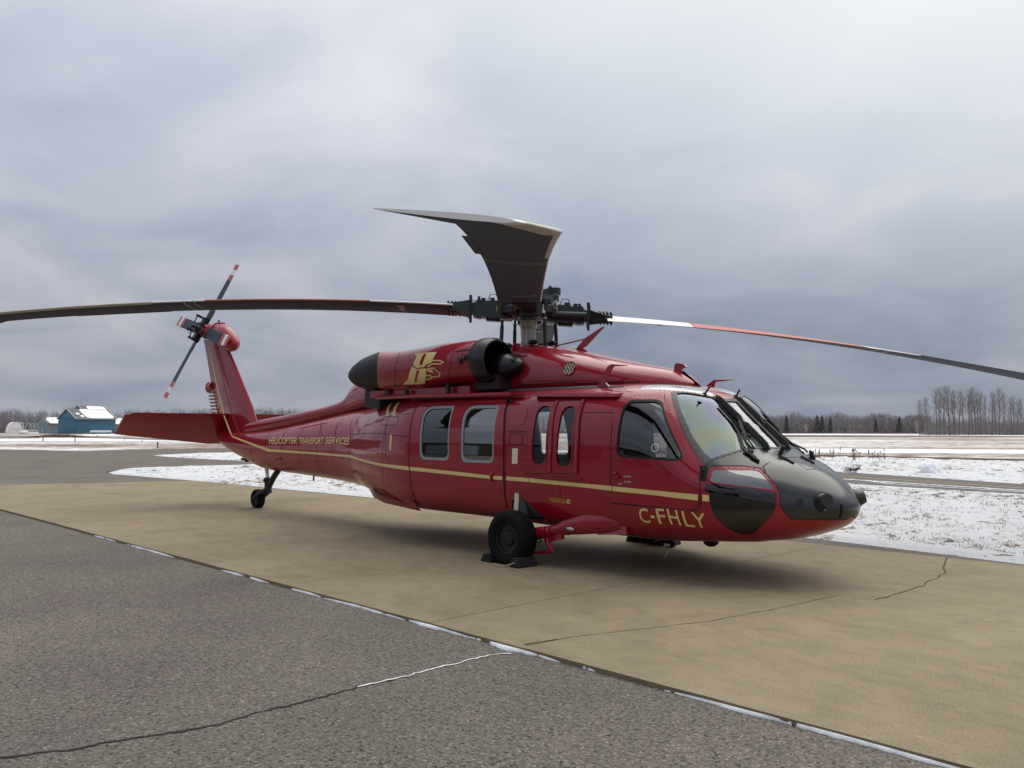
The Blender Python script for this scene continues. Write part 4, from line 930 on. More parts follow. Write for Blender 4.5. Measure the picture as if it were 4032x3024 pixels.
# black hinge box where nose meets the door, door handles
for sg in (-1, 1):
    P_, n_ = HS.P(*np.array(xz([(2.437, 1.13)], 0 if sg < 0 else 1, False)).T, .0); b = MB(); b.box(P_[0]+n_[0]*.008, (.05, .05, .15)); b.ell(P_[0]+n_[0]*.03+np.array((0, 0, .03)), (.022, .02, .025)); b.build('mirror_bracket', SEAL, HELI, True, 30)
    P_, n_ = HS.P(*np.array(xz([(1.429, 1.10), (1.482, 1.055)], 0 if sg < 0 else 1, False)).T, .03); b = MB(); b.tube([tuple(p) for p in P_], .012, 6); b.ell(P_[0], (.02, .02, .02)); b.build('door_handle', RED, HELI)
    P_, n_ = HS.P(*np.array(xz([(-.535, 1.015), (-.535, .93)], 0 if sg < 0 else 1, False)).T, .03); b = MB(); b.tube([tuple(p) for p in P_], .014, 6); b.ell(P_[0], (.03, .02, .02)); b.build('door_handle', RED, HELI)
    P_, n_ = HS.P(*np.array(xz([(-.385, 1.93)], 0 if sg < 0 else 1, False)).T, .02); b = MB(); pp = P_[0]; b.tube([(pp[0]+.045*math.cos(t), pp[1]+sg*.012, pp[2]+.05*math.sin(t)-.03) for t in np.linspace(0, 6.28, 14)], .011, 6); b.ell((pp[0], pp[1], pp[2]+.05), (.035, .03, .02)); b.build('tie_down_ring', SEAM, HELI)
    # moulded step recesses aft of the gunner's window
    patch(HS, xz(roundpoly(LIT['recA'], .04), 0 if sg < 0 else 1), [], .006, .012, RED, 'step_recess_cover', HELI, (.03, .03))
    # door rail and rain gutter along the roof edge
    b = MB(); b.tube([(-3.33, sg*.90, 2.075), (-3.25, sg*1.035, 2.045), (-2.2, sg*1.075, 2.04), (-.34, sg*1.075, 2.012)], .028, 8); b.build('door_track', RED, HELI)
    b = MB(); b.box((-1.3, sg*.985, 2.0), (2.2, .06, .018)); b.build('door_track_gap', SEAL, HELI)
    b = MB(); pts = [(.02, sg*.95, 1.975), (.06, sg*1.055, 1.972), (1.33, sg*1.03, 1.936), (1.36, sg*.93, 1.95), (1.32, sg*.86, 2.03), (.02, sg*.86, 2.05)]
    b.add([(x, y, z) for x, y, z in pts]+[(x, y*.985, z+.035) for x, y, z in pts[:4]]+[pts[4], pts[5]], [(0, 1, 2, 3, 4, 5), (0, 6, 7, 1), (1, 7, 8, 2), (2, 8, 9, 3), (6, 11, 10, 9, 8, 7)]); b.build('window_eave', RED, HELI, True, 25)
    b = MB(); P_, n_ = HS.P(*np.array(xz([(.55, 1.02), (1.28, 1.0)], 0 if sg < 0 else 1, False)).T, .012); b.box((P_[0]+P_[1])/2, (.74, .03, .018)); b.build('window_sill_rail', RED, HELI)
    # walkway on the roof shoulder
    vv = 0 if sg < 0 else 1
    WK = xv([(-1.2, .80), (.3, .80), (1.2, .802), (1.22, .812), (.7, .838), (-.2, .838), (-1.2, .828)], 0); WK = WK if not vv else [(q, 2-v) for q, v in WK]
    patch(HS, WK, [], .004, 0, MESHG, 'roof_walkway', HELI, (.03, .03))
    # lower door-sill fairing
    b = MB(); b.add([(-3.75, sg*.72, .60), (-3.1, sg*.98, .56), (-2.2, sg*1.05, .47), (-2.2, sg*1.12, .58), (-3.1, sg*1.04, .68), (-3.75, sg*.78, .69)], [(0, 1, 4, 5), (1, 2, 3, 4)]); b.add([(-3.78, sg*.70, .53), (-3.1, sg*.98, .50), (-2.2, sg*1.0, .44), (-2.2, sg*1.06, .52), (-3.1, sg*1.06, .60), (-3.78, sg*.80, .68)], [(0, 1, 4, 5), (1, 2, 3, 4)]); b.build('sill_fairing', RED, HELI, True, 20)
# ------------------------------------------------------------------ roof fairing, engines, exhausts, tail drive cover
FST = [(1.66, 2.1, 2.1, 0, 2.1, 2, 2), (1.60, 2.03, 2.16, .17, 2.09, 2, 2), (1.45, 2.02, 2.25, .31, 2.09, 2, 2.2), (1.2, 2.02, 2.32, .45, 2.1, 2, 2.4), (.9, 2.02, 2.385, .54, 2.12, 2, 2.5), (.5, 2.02, 2.475, .595, 2.14, 2, 2.6), (0, 2.02, 2.585, .63, 2.15, 2, 2.6), (-.6, 2.02, 2.70, .65, 2.16, 2, 2.6), (-1.1, 2.02, 2.76, .65, 2.16, 2, 2.7), (-1.6, 2.02, 2.80, .62, 2.16, 2, 2.7), (-2.5, 2.0, 2.80, .58, 2.16, 2, 2.6), (-3.5, 1.98, 2.70, .52, 2.14, 2, 2.5), (-4.4, 1.93, 2.56, .40, 2.1, 2, 2.4), (-5.0, 1.88, 2.45, .28, 2.05, 2, 2.3), (-5.36, 1.84, 2.34, .20, 2.0, 2, 2.2), (-5.44, 1.82, 2.22, .19, 1.98, 2, 2.2), (-5.60, 1.80, 2.115, .19, 1.96, 2, 2.3), (-5.97, 1.76, 2.037, .185, 1.92, 2, 2.4), (-7.5, 1.58, 1.877, .17, 1.76, 2, 2.4), (-9.05, 1.46, 1.738, .14, 1.62, 2, 2.4), (-9.3, 1.45, 1.70, .12, 1.60, 2, 2.4)]
FS_ = Surf(Loft(FST, 1.66, 260, 81))
patch(FS_, densify([(FS_.L.q0, .001), (FS_.L.q1, .001), (FS_.L.q1, 1.999), (FS_.L.q0, 1.999)], True, .05), [], 0, 0, RED, 'pylon_fairing', HELI, (.022, .04))
b = MB()
def fx(x): return float(FS_.L.x2q(x))
def fz(x, z): return FS_.conv([(x, z)], 'xz')[0]
for s_ in (0, 1):
    m_ = (lambda L_: [(q, 2-v) for q, v in L_]) if s_ else (lambda L_: L_)
    ribbon_geo(b, FS_, m_([fz(-.62, z) for z in np.linspace(2.14, 2.62, 8)]), .010, .003)
    ribbon_geo(b, FS_, m_([fz(x, 2.155) for x in np.linspace(-.62, .30, 8)]+[fz(x, 2.13) for x in np.linspace(.36, 1.2, 8)]), .012, .003)
    ribbon_geo(b, FS_, m_([(fx(x), .93) for x in np.linspace(1.2, -.6, 20)]), .005, .002)
b.build('fairing_seams', SEAM, HELI, False)['kind'] = 'stuff'
b = MB()
for s_ in (0, 1):
    m_ = (lambda L_: [(q, 2-v) for q, v in L_]) if s_ else (lambda L_: L_)
    for z in (2.19, 2.24): rivets_geo(b, FS_, m_([fz(x, z) for x in np.linspace(-.58, .15, 8)]), .032, .004, .002)
    rivets_geo(b, FS_, m_([fz(-.59, z) for z in np.linspace(2.16, 2.58, 8)]), .035, .0045, .002)
b.build('fairing_rivets', RIV, HELI, False)['kind'] = 'stuff'
# round screened vents
for sg in (-1, 1):
    P_, n_ = FS_.P(*np.array([fz(.215, 2.325)]).T, 0); c = Vector(P_[0]); n = Vector(n_[0]); c.y *= -sg; n.y *= -sg; M = rot_to(n, (0, 0, 1))
    b = MB(); b.lathe((0, 0, 0), [(-.02, .098), (.010, .098), (.012, .088), (-.03, .082)], 'x', 28); o = b.build('vent_ring', RED, HELI); o.matrix_local = Matrix.Translation(c) @ M.to_4x4()
    b = MB(); b.cyl((-.012, 0, 0), (.002, 0, 0), .085, None, 28); v_ = b.build('vent_well', DARKIN, o)
    b = MB()
    for k in range(-2, 3):
        l = math.sqrt(max(0, .082**2-(k*.036)**2))
        for A in (R(38), R(128)):
            u = Vector((0, math.cos(A), math.sin(A))); p = Vector((0, -math.sin(A), math.cos(A))); b.cyl(Vector((.006, 0, 0))+p*k*.036-u*l, Vector((.006, 0, 0))+p*k*.036+u*l, .0035, None, 5)
    b.build('vent_screen', CREAM, o)
NST = [(-1.0, 2.20, 2.765, .29, 2.48, 2.2, 2.2), (-1.3, 2.20, 2.78, .31, 2.48, 2.2, 2.2), (-1.7, 2.185, 2.78, .32, 2.47, 2.2, 2.2), (-2.3, 2.135, 2.755, .33, 2.44, 2.2, 2.2), (-2.9, 2.12, 2.735, .33, 2.43, 2.2, 2.2), (-3.5, 2.18, 2.765, .30, 2.47, 2.2, 2.2), (-4.0, 2.20, 2.75, .285, 2.47, 2.2, 2.2)]
NLo = Loft(NST, -1.0, 120, 121, False)
for sg in (-1, 1):
    S_ = Surf(NLo, .80*sg, 1.0 if sg < 0 else -1.0)
    vv_ = np.linspace(.001, 1.999, 60); ye = NLo.P(np.full(60, 2.45), np.where(vv_ > 1, 2-vv_, vv_))[:, 1]*np.where(vv_ > 1, -1, 1); xe = -3.49-1.25*ye-.0   # oblique end, outboard side cut further forward
    nac = patch(S_, densify([(0., 1.999), (0., .001)], False, .06)[:-1]+[(min(2.95, -1.0-x_), v_) for x_, v_ in zip(xe, vv_)], [], 0, .03, RED, 'engine_cowling', HELI, (.05, .05))
    b = MB(); y = .80*sg
    # intake lip and dark throat
    b.lathe((-1.0, y, 2.483), [(-.10, .302), (-.02, .312), (.10, .300), (.155, .272), (.16, .255), (.10, .235), (-.10, .20), (-.30, .17), (-.3, .0)], 'x', 40, (1, .985)); b.build('intake_lip', DOMEB, nac)
    b = MB(); M = Matrix.Rotation(R(0), 3, 'Z'); b.ell((-.80, sg*.685, 2.405), (.27, .19, .168), 28, 16); b.cyl((-1.2, sg*.74, 2.44), (-.85, sg*.70, 2.41), .13, .15, 20); b.build('input_gearbox_dome', DOMEB, HELI)
    b = MB(); b.box((-1.02, sg*.66, 2.20), (.55, .42, .20), None, .9); b.build('intake_pylon', SEAM, HELI)
    # exhaust
    rs = []
    for k_, (s_k, xk, zc, ry, rz_) in enumerate(((0., -3.4, 2.468, .296, .285), (.06, -3.5, 2.468, .306, .295), (.40, -3.75, 2.462, .300, .285), (.75, -3.95, 2.445, .272, .250), (.95, -4.04, 2.43, .222, .190), (1., -4.13, 2.425, .160, .130), (1., -4.14, 2.425, .12, .09), (1., -3.9, 2.44, .10, .08))):
        ring = []
        for t in np.linspace(0, 2*math.pi, 32, endpoint=False):
            yl = ry*math.cos(t); xo = -3.49-1.25*(yl if sg < 0 else -yl)+.02; ring.append((xo*(1-s_k)+xk*s_k, y+yl, zc+rz_*math.sin(t)))
        rs.append(ring)
    rings('exhaust_shroud', rs, EXH, nac)
    b = MB(); b.box((-3.74, sg*.64, 2.09), (.40, .26, .36), Matrix.Rotation(R(4), 3, 'Y')); b.build('exhaust_screen', MESHG, HELI)
    b = MB(); b.box((-2.4, sg*.72, 2.105), (2.3, .44, .10)); b.build('engine_deck_fairing', RED, HELI)
    b = MB(); b.box((-3.05, y+sg*.16, 2.12), (.10, .05, .06)); b.build('cowl_latch', SEAL, nac); b = MB(); b.box((-2.55, y+sg*.2, 2.09), (.05, .05, .10)); b.build('cowl_latch', SEAL, nac); b = MB(); b.box((-1.62, y+sg*.2, 2.13), (.05, .05, .14)); b.build('cowl_latch', SEAL, nac)
    if sg < 0:
        # emblem
        def em(pts): return densify([(float(NLo.x2q(x)), v) for x, v in pts], True, .03)
        patch(S_, em(LIT['emA']), [em(LIT['emAs'])], .004, .001, GOLD, 'company_emblem', nac, (.03, .03)); patch(S_, em(LIT['emB']), [em(LIT['emBs'])], .004, .001, GOLD, 'company_emblem', nac, (.03, .03))
        b = MB()
        for L_ in LIT['emL']: ribbon_geo(b, S_, [(float(NLo.x2q(x)), v) for x, v in L_], .016, .004, .02)
        b.build('company_emblem', GOLD, nac, False)
    b = MB()
    for L_ in LIT['nseam']: ribbon_geo(b, S_, [(float(NLo.x2q(x)), v) for x, v in L_], .007, .003)
    ribbon_geo(b, S_, [(float(NLo.x2q(x)), v) for x, v in ((-1.35, .63), (-1.2, .645), (-1.03, .64))], .02, .006); b.build('cowl_seams', SEAM, nac, False)['kind'] = 'stuff'
    bx = LIT['bx']; c4 = [(float(NLo.x2q(x)), v) for x, v in ((-1.17, .575), (-1.05, .575), (-1.05, .488), (-1.17, .495))]
    patch(S_, densify(c4, True, .03), [], .003, 0, SEAL, 'cowl_inlet', nac, (.02, .02)); P_, n_ = S_.P([c4[0][0]+.04], [.53], .03); b = MB(); b.box(P_[0], (.10, .05, .03)); b.box(P_[0]+np.array((-.03, 0, -.05)), (.025, .03, .06)); b.build('cowl_inlet_handle', FRAMEG, nac)
    b = MB()
    for x, v in ((-1.22, .58), (-1.22, .49), (-1.02, .575), (-1.02, .495)):
        P_, n_ = S_.P([float(NLo.x2q(x))], [v], .003); b.ell(P_[0], (.012, .012, .012), 8, 6)
    b.build('cowl_fastener', SEAL, nac)
# small lamp and scoop ahead of the mast
b = MB(); b.tube([(-.95, -.52, 2.69), (-.90, -.55, 2.685), (-.86, -.56, 2.68)], [.02, .035, .03], 10); b.build('anti_collision_lamp', SEAL, HELI)
b = MB(); b.box((-.76, -.55, 2.66), (.09, .06, .11), Matrix.Rotation(R(10), 3, 'Y')); b.build('scoop', RED, HELI)
# antennas
def blade_ant(pts, th, nm='blade_antenna', m=RED):
    b = MB(); b.prism(pts, th); return b.build(nm, m, HELI, False)
blade_ant([(-.20, 0, 2.60), (.02, 0, 2.57), (-.05, 0, 2.625), (-.10, 0, 2.63), (-.02, 0, 2.66), (.285, 0, 2.885), (.25, 0, 2.885), (-.03, 0, 2.765), (-.16, 0, 2.665)], .022)
b = MB(); b.tube([(-.03, 0, 2.755), (-.55, 0, 2.70)], .009, 6); b.build('antenna_stay', RED, HELI)
blade_ant([(.80, -.75, 2.07), (1.02, -.75, 2.05), (.93, -.75, 2.12), (1.03, -.75, 2.28), (1.06, -.75, 2.30), (1.25, -.75, 2.297), (1.25, -.75, 2.305), (1.03, -.75, 2.325), (.97, -.75, 2.30), (.86, -.75, 2.12)], .03)
blade_ant([(1.25, .72, 2.07), (1.42, .72, 2.06), (1.46, .72, 2.16), (1.72, .72, 2.17), (1.72, .72, 2.178), (1.44, .72, 2.185)], .025)
blade_ant([(1.36, 0, 2.24), (1.74, 0, 2.06), (1.62, 0, 2.08), (1.46, 0, 2.28), (1.54, 0, 2.305), (1.50, 0, 2.34), (1.40, 0, 2.36), (1.375, 0, 2.34)], .03, 'wire_cutter')
for p, t in (((2.09, -.47, 1.955), (2.165, -.47, 2.045)), ((2.04, .24, 1.955), (2.09, .24, 2.03))):
    b = MB(); b.tube([p, t], .011, 6); b.cyl(p, Vector(p)+Vector((.01, 0, .012)), .03, .02); b.build('roof_probe', RIVD, HELI)
# belly fittings
b = MB(); b.add([(1.36, -.42, .30), (1.75, -.42, .40), (1.75, -.38, .42), (1.40, -.40, .42), (1.36, -.34, .30), (1.75, -.30, .40)], [(0, 1, 2, 3), (4, 5, 2, 3), (0, 4, 5, 1), (0, 3, 4)]); b.build('belly_antenna', RED, HELI, False)
b = MB(); b.ell((1.50, -.32, .275), (.075, .06, .045), 14, 8); b.tube([(1.41, -.34, .27), (1.38, -.34, .24), (1.33, -.36, .30)], .006, 5); b.cyl((1.50, -.32, .30), (1.5, -.3, .38), .04); b.build('belly_lamp', SEAL, HELI); b = MB(); b.box((1.505, -.379, .272), (.075, .006, .03)); b.build('belly_lamp_glass', CAPW, HELI)
b = MB(); b.tube([(1.50, -.31, .24), (1.45, -.35, .12)], .004, 5); b.build('static_line', CREAM, HELI)
b = MB(); b.ell((1.97, -.2, .35), (.09, .09, .07), 18, 10); b.cyl((1.97, -.2, .36), (1.97, -.2, .40), .12, None, 18); b.build('belly_dome', SEAM, HELI)
b = MB(); b.cyl((-6.55, -.1, .74), (-6.56, -.1, .64), .016); b.build('belly_drain', SEAL, HELI); b = MB(); b.box((-7.35, -.42, 1.02), (.10, .03, .025)); b.build('boom_lamp', MESHG, HELI)
b = MB(); b.box((-9.3, -.10, .97), (.16, .05, .05)); b.ell((-9.15, -.1, .955), (.06, .05, .04)); b.build('tail_bumper', SEAM, HELI)
# ------------------------------------------------------------------ tail fin, stabilator, gearbox fairing
def foil(le, te, th, n=12, yc=0.):
    """closed airfoil ring between le and te (3d points); thickness vector th"""
    le = np.array(le, float); te = np.array(te, float); th = np.array(th, float); up = []; dn = []
    for i in range(n+1):
        t = .5*(1-math.cos(math.pi*i/n)); h = 2.6*(.2969*math.sqrt(t)-.126*t-.3516*t*t+.2843*t**3-.1015*t**4)*1.9+.02*(t)
        up.append(le+(te-le)*t+th*h*.5); dn.append(le+(te-le)*t-th*h*.5)
    return up+dn[::-1]
FIN = [((-8.75, 0, 1.52), (-10.44, 0, 1.40), .40), ((-8.98, 0, 1.78), (-10.60, 0, 1.68), .38), ((-9.13, 0, 2.03), (-10.84, 0, 2.05), .36), ((-9.62, 0, 2.60), (-11.10, 0, 2.60), .33), ((-10.02, 0, 3.05), (-11.30, 0, 3.10), .30), ((-10.28, 0, 3.33), (-11.44, 0, 3.42), .29), ((-10.45, 0, 3.52), (-11.54, 0, 3.62), .27)]
rings('tail_fin', [foil(a, b_, (0, t, 0)) for a, b_, t in FIN], RED, HELI)
b = MB(); b.tube([(-9.72, -.175, 1.462), (-10.08, -.165, 1.85), (-10.42, -.155, 2.4), (-10.72, -.14, 2.95), (-11.0, -.125, 3.45)], .016, 4); b.build('fin_stripe', GOLD, HELI)
b = MB(); b.ell((-11.20, 0, 2.52), (.10, .09, .13), 14, 10); b.cyl((-11.0, 0, 2.55), (-11.2, 0, 2.52), .09); b.build('tail_lamp_fairing', RED, HELI)
for i in range(7): z = 2.40-.075*i; x = -11.06+(2.40-z)*.42; b = MB(); b.box((x, 0, z), (.07, .15, .042)); b.build('fin_vent_slat', GREYMET, HELI, False)
b = MB(); M = Matrix.Rotation(R(24), 3, 'Y')
b.ell((-10.33, -.05, 3.57), (.59, .20, .245), 26, 16, M); b.cyl((-10.85, -.05, 3.72), (-11.05, -.20, 3.77), .20, .14, 20); b.build('tail_gearbox_fairing', RED, HELI)
b = MB(); b.box((-10.68, -.03, 3.86), (.24, .16, .12), None, .9); b.cyl((-10.72, -.03, 3.90), (-10.72, -.03, 3.99), .022); b.build('beacon_mount', RED, HELI)
def stab_ring(y):
    t = abs(y)/2.185; le = np.array((-10.08+.0*t, y, 1.915)); root = np.array((-10.79, y, 1.25)); tip = np.array((-10.70, y, 1.485)); te = root*(1-t)+tip*t
    if t > .97: le = le+(te-le)*.10
    ch = te-le; nrm = np.cross(ch, (0, 1, 0)); nrm /= np.linalg.norm(nrm); return foil(le, te, nrm*np.linalg.norm(ch)*.13)
rings('stabilator', [stab_ring(y) for y in (-2.19, -2.12, -2.05, -1.5, -.8, -.2, .2, .8, 1.5, 2.05, 2.12, 2.19)], RED, HELI)
b = MB()
for sg in (-1, 1):
    for i in range(11):
        y = sg*(.45+.155*i); r_ = stab_ring(y); r2 = stab_ring(y+sg*.25)
        lo_i = 18; pts = [tuple(np.array(r_[j])*(1-k)+np.array(r2[j])*k+np.array((.0, 0, -.004))) for j, k in ((22, 0), (19, .35), (16, .7), (14, 1.))]; b.tube(pts, .004, 4)
b.build('stabilator_seams', SEAM, HELI, False)['kind'] = 'stuff'
# ------------------------------------------------------------------ tail rotor
TH = Vector((-11.20, -.20, 3.785)); cant = R(22.5); ex = Vector((1, 0, 0)); ev = Vector((0, math.sin(cant), math.cos(cant))); ax = ex.cross(ev)
if ax.y > 0: ax = -ax
def tr(r, a, c=0, h=0):
    d = ex*math.cos(a)+ev*math.sin(a); p = -ex*math.sin(a)+ev*math.cos(a); return TH+d*r+p*c+ax*h
b = MB(); b.cyl(TH-ax*.16, TH+ax*.06, .13, .15, 18); b.cyl(TH+ax*.06, TH+ax*.14, .09, .07, 14); b.cyl(TH+ax*.14, TH+ax*.26, .035, .03, 10)
for k in range(4):
    a = R(76.4)+k*math.pi/2; b.box((tr(.16, a)+tr(.16, a, 0, .05))/2, (.26, .16, .12), rot_to(tr(1, a)-TH, ax)); b.box(tr(.26, a, .10, .16), (.05, .05, .14), rot_to(tr(1, a)-TH, ax)); b.cyl(tr(.05, a, .02, .22), tr(.27, a, .11, .20), .014, None, 6)
TRH = b.build('tail_rotor_hub', DKMET, HELI, True, 30)
b = MB()
for k in range(4):
    a = R(76.4)+k*math.pi/2; b.tube([tuple(tr(.28+.02*math.cos(t), a+.35, .05*math.cos(t)+.02, .12+.08*math.sin(t))) for t in np.linspace(0, 4.5, 12)], .005, 4)
b.build('tail_rotor_bonding_wire', DKMET, TRH)
b = MB(); b.box(tr(.10, R(150), 0, .18), (.12, .035, .03), rot_to(ex, ax)); b.build('pitch_beam_tag', CAPW, TRH)
for k in range(4):
    a = R(76.4)+k*math.pi/2; rs = []; rr = [.20, .34, .50, .52, .80, 1.10, 1.275, 1.277, 1.41, 1.412, 1.545, 1.547, 1.675]; pit = [6, 6, 5, 5, 4, 3, 2, 2, 1, 1, 0, 0, -1]
    for r, pt in zip(rr, pit):
        ch = .16 if r < .25 else (.27 if r < .51 else .245); th = .07 if r < .51 else .030; cp = math.cos(R(pt)); sp = math.sin(R(pt)); d = tr(1, a)-TH; p = tr(0, a, 1)-TH
        cv = p*cp+ax*sp; nv = ax*cp-p*sp; c0 = TH+d*r; rs.append(foil(c0+cv*ch*.45, c0-cv*ch*.55, nv*th, 8))
    def mi(j, i): r = rr[j]+.01; return 1 if (1.277 < r < 1.41) or r > 1.547 else (2 if 1.41 <= r <= 1.547 else (3 if r < .5 else 0))
    rings('tail_rotor_blade', rs, None, HELI, True, 50, mi, [BLADE, BRED, BWHITE, DKMET])
# ------------------------------------------------------------------ main rotor
MH = Vector((-1.07, 0, 3.2))
b = MB(); b.lathe((-1.085, 0, 0), [(2.70, .135), (2.74, .135), (2.76, .122), (2.78, .112), (2.84, .098), (2.97, .098), (2.985, .112), (3.01, .116), (3.15, .117)], 'z', 32); b.build('rotor_mast', GREYMET, HELI)
for sx, sy, s in ((-1.36, -.16, .06), (-.80, -.20, .06), (-1.05, .25, .08), (-.72, .1, .06), (-1.3, .2, .07)): b = MB(); b.ell((sx, sy, 2.755), (s*1.5, s, .035), 12, 6); b.build('mast_base_fitting', DKMET, HELI)
def az(a, r, z, c=0): return Vector((MH.x+r*math.cos(a)-c*math.sin(a), MH.y+r*math.sin(a)+c*math.cos(a), z))
rt_ang = YAW-math.pi/2
for k in range(4):
    a = rt_ang+R(28+90*k); p0 = az(a, .44, 2.72); p1 = az(a, .42, 3.14); b = MB(); b.tube([p0, p0*.35+p1*.65], .026, 10); b.cyl(p0*.36+p1*.64, p0*.15+p1*.85, .022, None, 8).mat(1); b.cyl(p0*.17+p1*.83, p0*.13+p1*.87, .034, None, 10); b.mat(0); b.cyl(p0*.15+p1*.85, p1, .018, None, 8)
    b.build('pitch_control_rod', [DKMET, GREYMET], HELI)
b = MB(); b.lathe(MH, [(-.11, .0), (-.11, .16), (-.07, .34), (-.03, .42), (.06, .42), (.10, .30), (.12, .15), (.18, .13), (.20, .0)], 'z', 24); b.build('rotor_hub', DKMET, HELI, True, 30)
rr_ = random.Random(21)
b = MB()
for k in range(26):
    a = rr_.uniform(0, 6.28); r = rr_.uniform(.22, .40); z = MH.z+rr_.uniform(-.04, .15); p = az(a, r, z); b.box(p, (rr_.uniform(.03, .09), rr_.uniform(.03, .07), rr_.uniform(.03, .08)), rot_to(az(a, 1, z)-az(a, 0, z)))
b.build('hub_fitting', DKMET, HELI, True, 30)
b = MB()
for a_, r, z in ((R(310), .43, .02), (R(322), .44, .07), (R(298), .43, -.02), (R(340), .43, -.04), (R(315), .36, .12), (R(300), .38, .10), (R(330), .37, .11), (R(275), .35, .0), (R(350), .36, .02), (R(20), .4, .1), (R(322), .38, -.03)):
    p = az(a_, r, MH.z+z); b.box(p, (.05, .045, .035)); b.cyl(p, p+Vector((0, 0, .05)), .013, None, 8)
b.build('hub_connector', CAPW, HELI, True, 30)
b = MB()
for a0, z0 in ((R(308), .05), (R(336), .04), (R(286), .08), (R(10), .10)): b.tube([az(a0-.10, .40, MH.z+z0), az(a0-.06, .44, MH.z+z0-.08), az(a0+.05, .45, MH.z+z0-.10), az(a0+.10, .42, MH.z+z0+.02)], .008, 5)
b.build('hub_hose', GREYMET, HELI)
# vibration absorber on top
b = MB()
for k in range(4):
    a = R(45+45)+k*math.pi/2; u = az(a, 1, 0)-az(a, 0, 0); b.box(az(a, .28, MH.z+.245), (.46, .16, .075), rot_to(u), .85); b.cyl(az(a, .47, MH.z+.20), az(a, .47, MH.z+.285), .095, None, 14); b.cyl(az(a, .40, MH.z+.28), az(a, .40, MH.z+.325), .022, None, 8)
b.cyl(MH+Vector((0, 0, .2)), MH+Vector((0, 0, .28)), .13, None, 16); b.cyl(MH+Vector((0, 0, .28)), MH+Vector((0, 0, .33)), .04); b.build('vibration_absorber', DKMET, HELI, True, 30)
def bz(r, a): return 3.2-.071*r*math.cos(a-R(45))-(.715 if math.cos(a-R(315)) > .9 else .66)*max(0, (r-1)/7.18)**1.9
PITCH = {315: (1.5, -5.5), 45: (13.5, -1), 135: (6, -2), 225: (9, 2.5)}
for deg in (315, 45, 135, 225):
    a = R(deg+(.25 if deg == 315 else 0)); u = az(a, 1, 0)-az(a, 0, 0); t = Vector((-math.sin(a), math.cos(a), 0))
    def pos(r, c=0, h=0):
        pt = R(PITCH[deg][0]+(PITCH[deg][1]-PITCH[deg][0])*(r-1.1)/7.08)
        return az(a, r, bz(r, a))+(t*math.cos(pt)+Vector((0, 0, math.sin(pt))))*c+Vector((0, 0, 1))*math.cos(pt)*h-t*math.sin(pt)*h
    sl_ = (pos(1, 0)-pos(.4, 0)).normalized(); M = rot_to(sl_)
    b = MB(); b.box(pos(.42), (.30, .30, .25), M, .8); b.box(pos(.60), (.34, .25, .23), M, .8); b.box(pos(.34, 0, .0), (.22, .34, .24), M, .85); b.cyl(pos(.5), pos(.82), .085, .075, 14); b.box(pos(.70), (.06, .21, .25), M); b.box(pos(.76), (.10, .15, .16), M); b.box(pos(.82), (.035, .20, .28), M)
    b.box(pos(.52, .02, .13), (.07, .09, .08), M); b.box(pos(.64, .01, .13), (.06, .05, .07), M); b.box(pos(.50, -.03, -.12), (.20, .12, .06), M); b.cyl(pos(.70, .05, .08), pos(.70, .05, .17), .02, None, 8); b.cyl(pos(.82, .0, .1), pos(.82, .0, .20), .022, None, 8); b.cyl(pos(.82, -.03, -.10), pos(.82, -.03, -.19), .018, None, 8)
    sp = b.build('blade_spindle', DKMET, HELI, True, 30)
    b = MB(); b.cyl(pos(.30, -.20, .02), pos(.78, -.16, .03), .05, None, 14); b.cyl(pos(.30, -.20, .02), pos(.22, -.20, .02), .03, None, 10); b.build('lag_damper', DKMET, sp)
    b = MB(); b.tube([pos(.42, .05, .12), pos(.46, .05, .22), pos(.54, .05, .22), pos(.58, .04, .13)], .009, 5); b.cyl(pos(.47, -.12, .02), pos(.47, -.14, .02), .03); b.build('spindle_hose', GREYMET, sp)
    b = MB(); b.box(pos(.56, .08, .115), (.05, .04, .05), M); b.box(pos(.735, .02, .105), (.07, .05, .03), M); b.cyl(pos(.57, -.14, -.0), pos(.57, -.16, -.0), .022, None, 10); b.build('spindle_cap', CAPW, sp)
    # cuff: tapering bolted root fitting
    b = MB(); vs = []
    for r, w_, h in ((.83, .20, .21), (1.0, .27, .13), (1.14, .33, .085)):
        for c, hh in ((-w_*.5+.02, -h/2), (w_*.5-.02, -h/2), (w_*.5-.02, h/2), (-w_*.5+.02, h/2)): vs.append(pos(r, c-.06*(r-.83)/.31, hh))
    b.add(vs, [(0, 1, 2, 3), (11, 10, 9, 8)]+[(j*4+i, (j+1)*4+i, (j+1)*4+(i+1) % 4, j*4+(i+1) % 4) for j in range(2) for i in range(4)])
    for r in (.98, 1.03, 1.08, 1.13):
        for c in (-.12, .04): b.cyl(pos(r, c, -.085), pos(r, c, .085), .012, None, 6)
    b.cyl(pos(1.06, -.20, .0), pos(1.06, -.235, .0), .035, None, 14); cf = b.build('blade_cuff', DKMET, HELI, True, 30)
    if deg in (225, 315):
        b = MB(); b.box(pos(.44, .0, .0)+t*.135*(1), (.03, .01, .09), M); b.build('spindle_marking', BORANGE, sp)
    # blade skin
    rr = sorted(set([1.06, 1.3, 1.7, 2.2, 2.21, 2.7, 3.2, 3.8, 4.40, 4.50, 4.51, 4.66, 4.675, 4.80, 4.815, 5.25, 5.26, 5.8, 6.4, 7.0, 7.35, 7.585, 7.60, 7.75, 7.95, 8.10, 8.16, 8.18])); rs = []; nf = 11
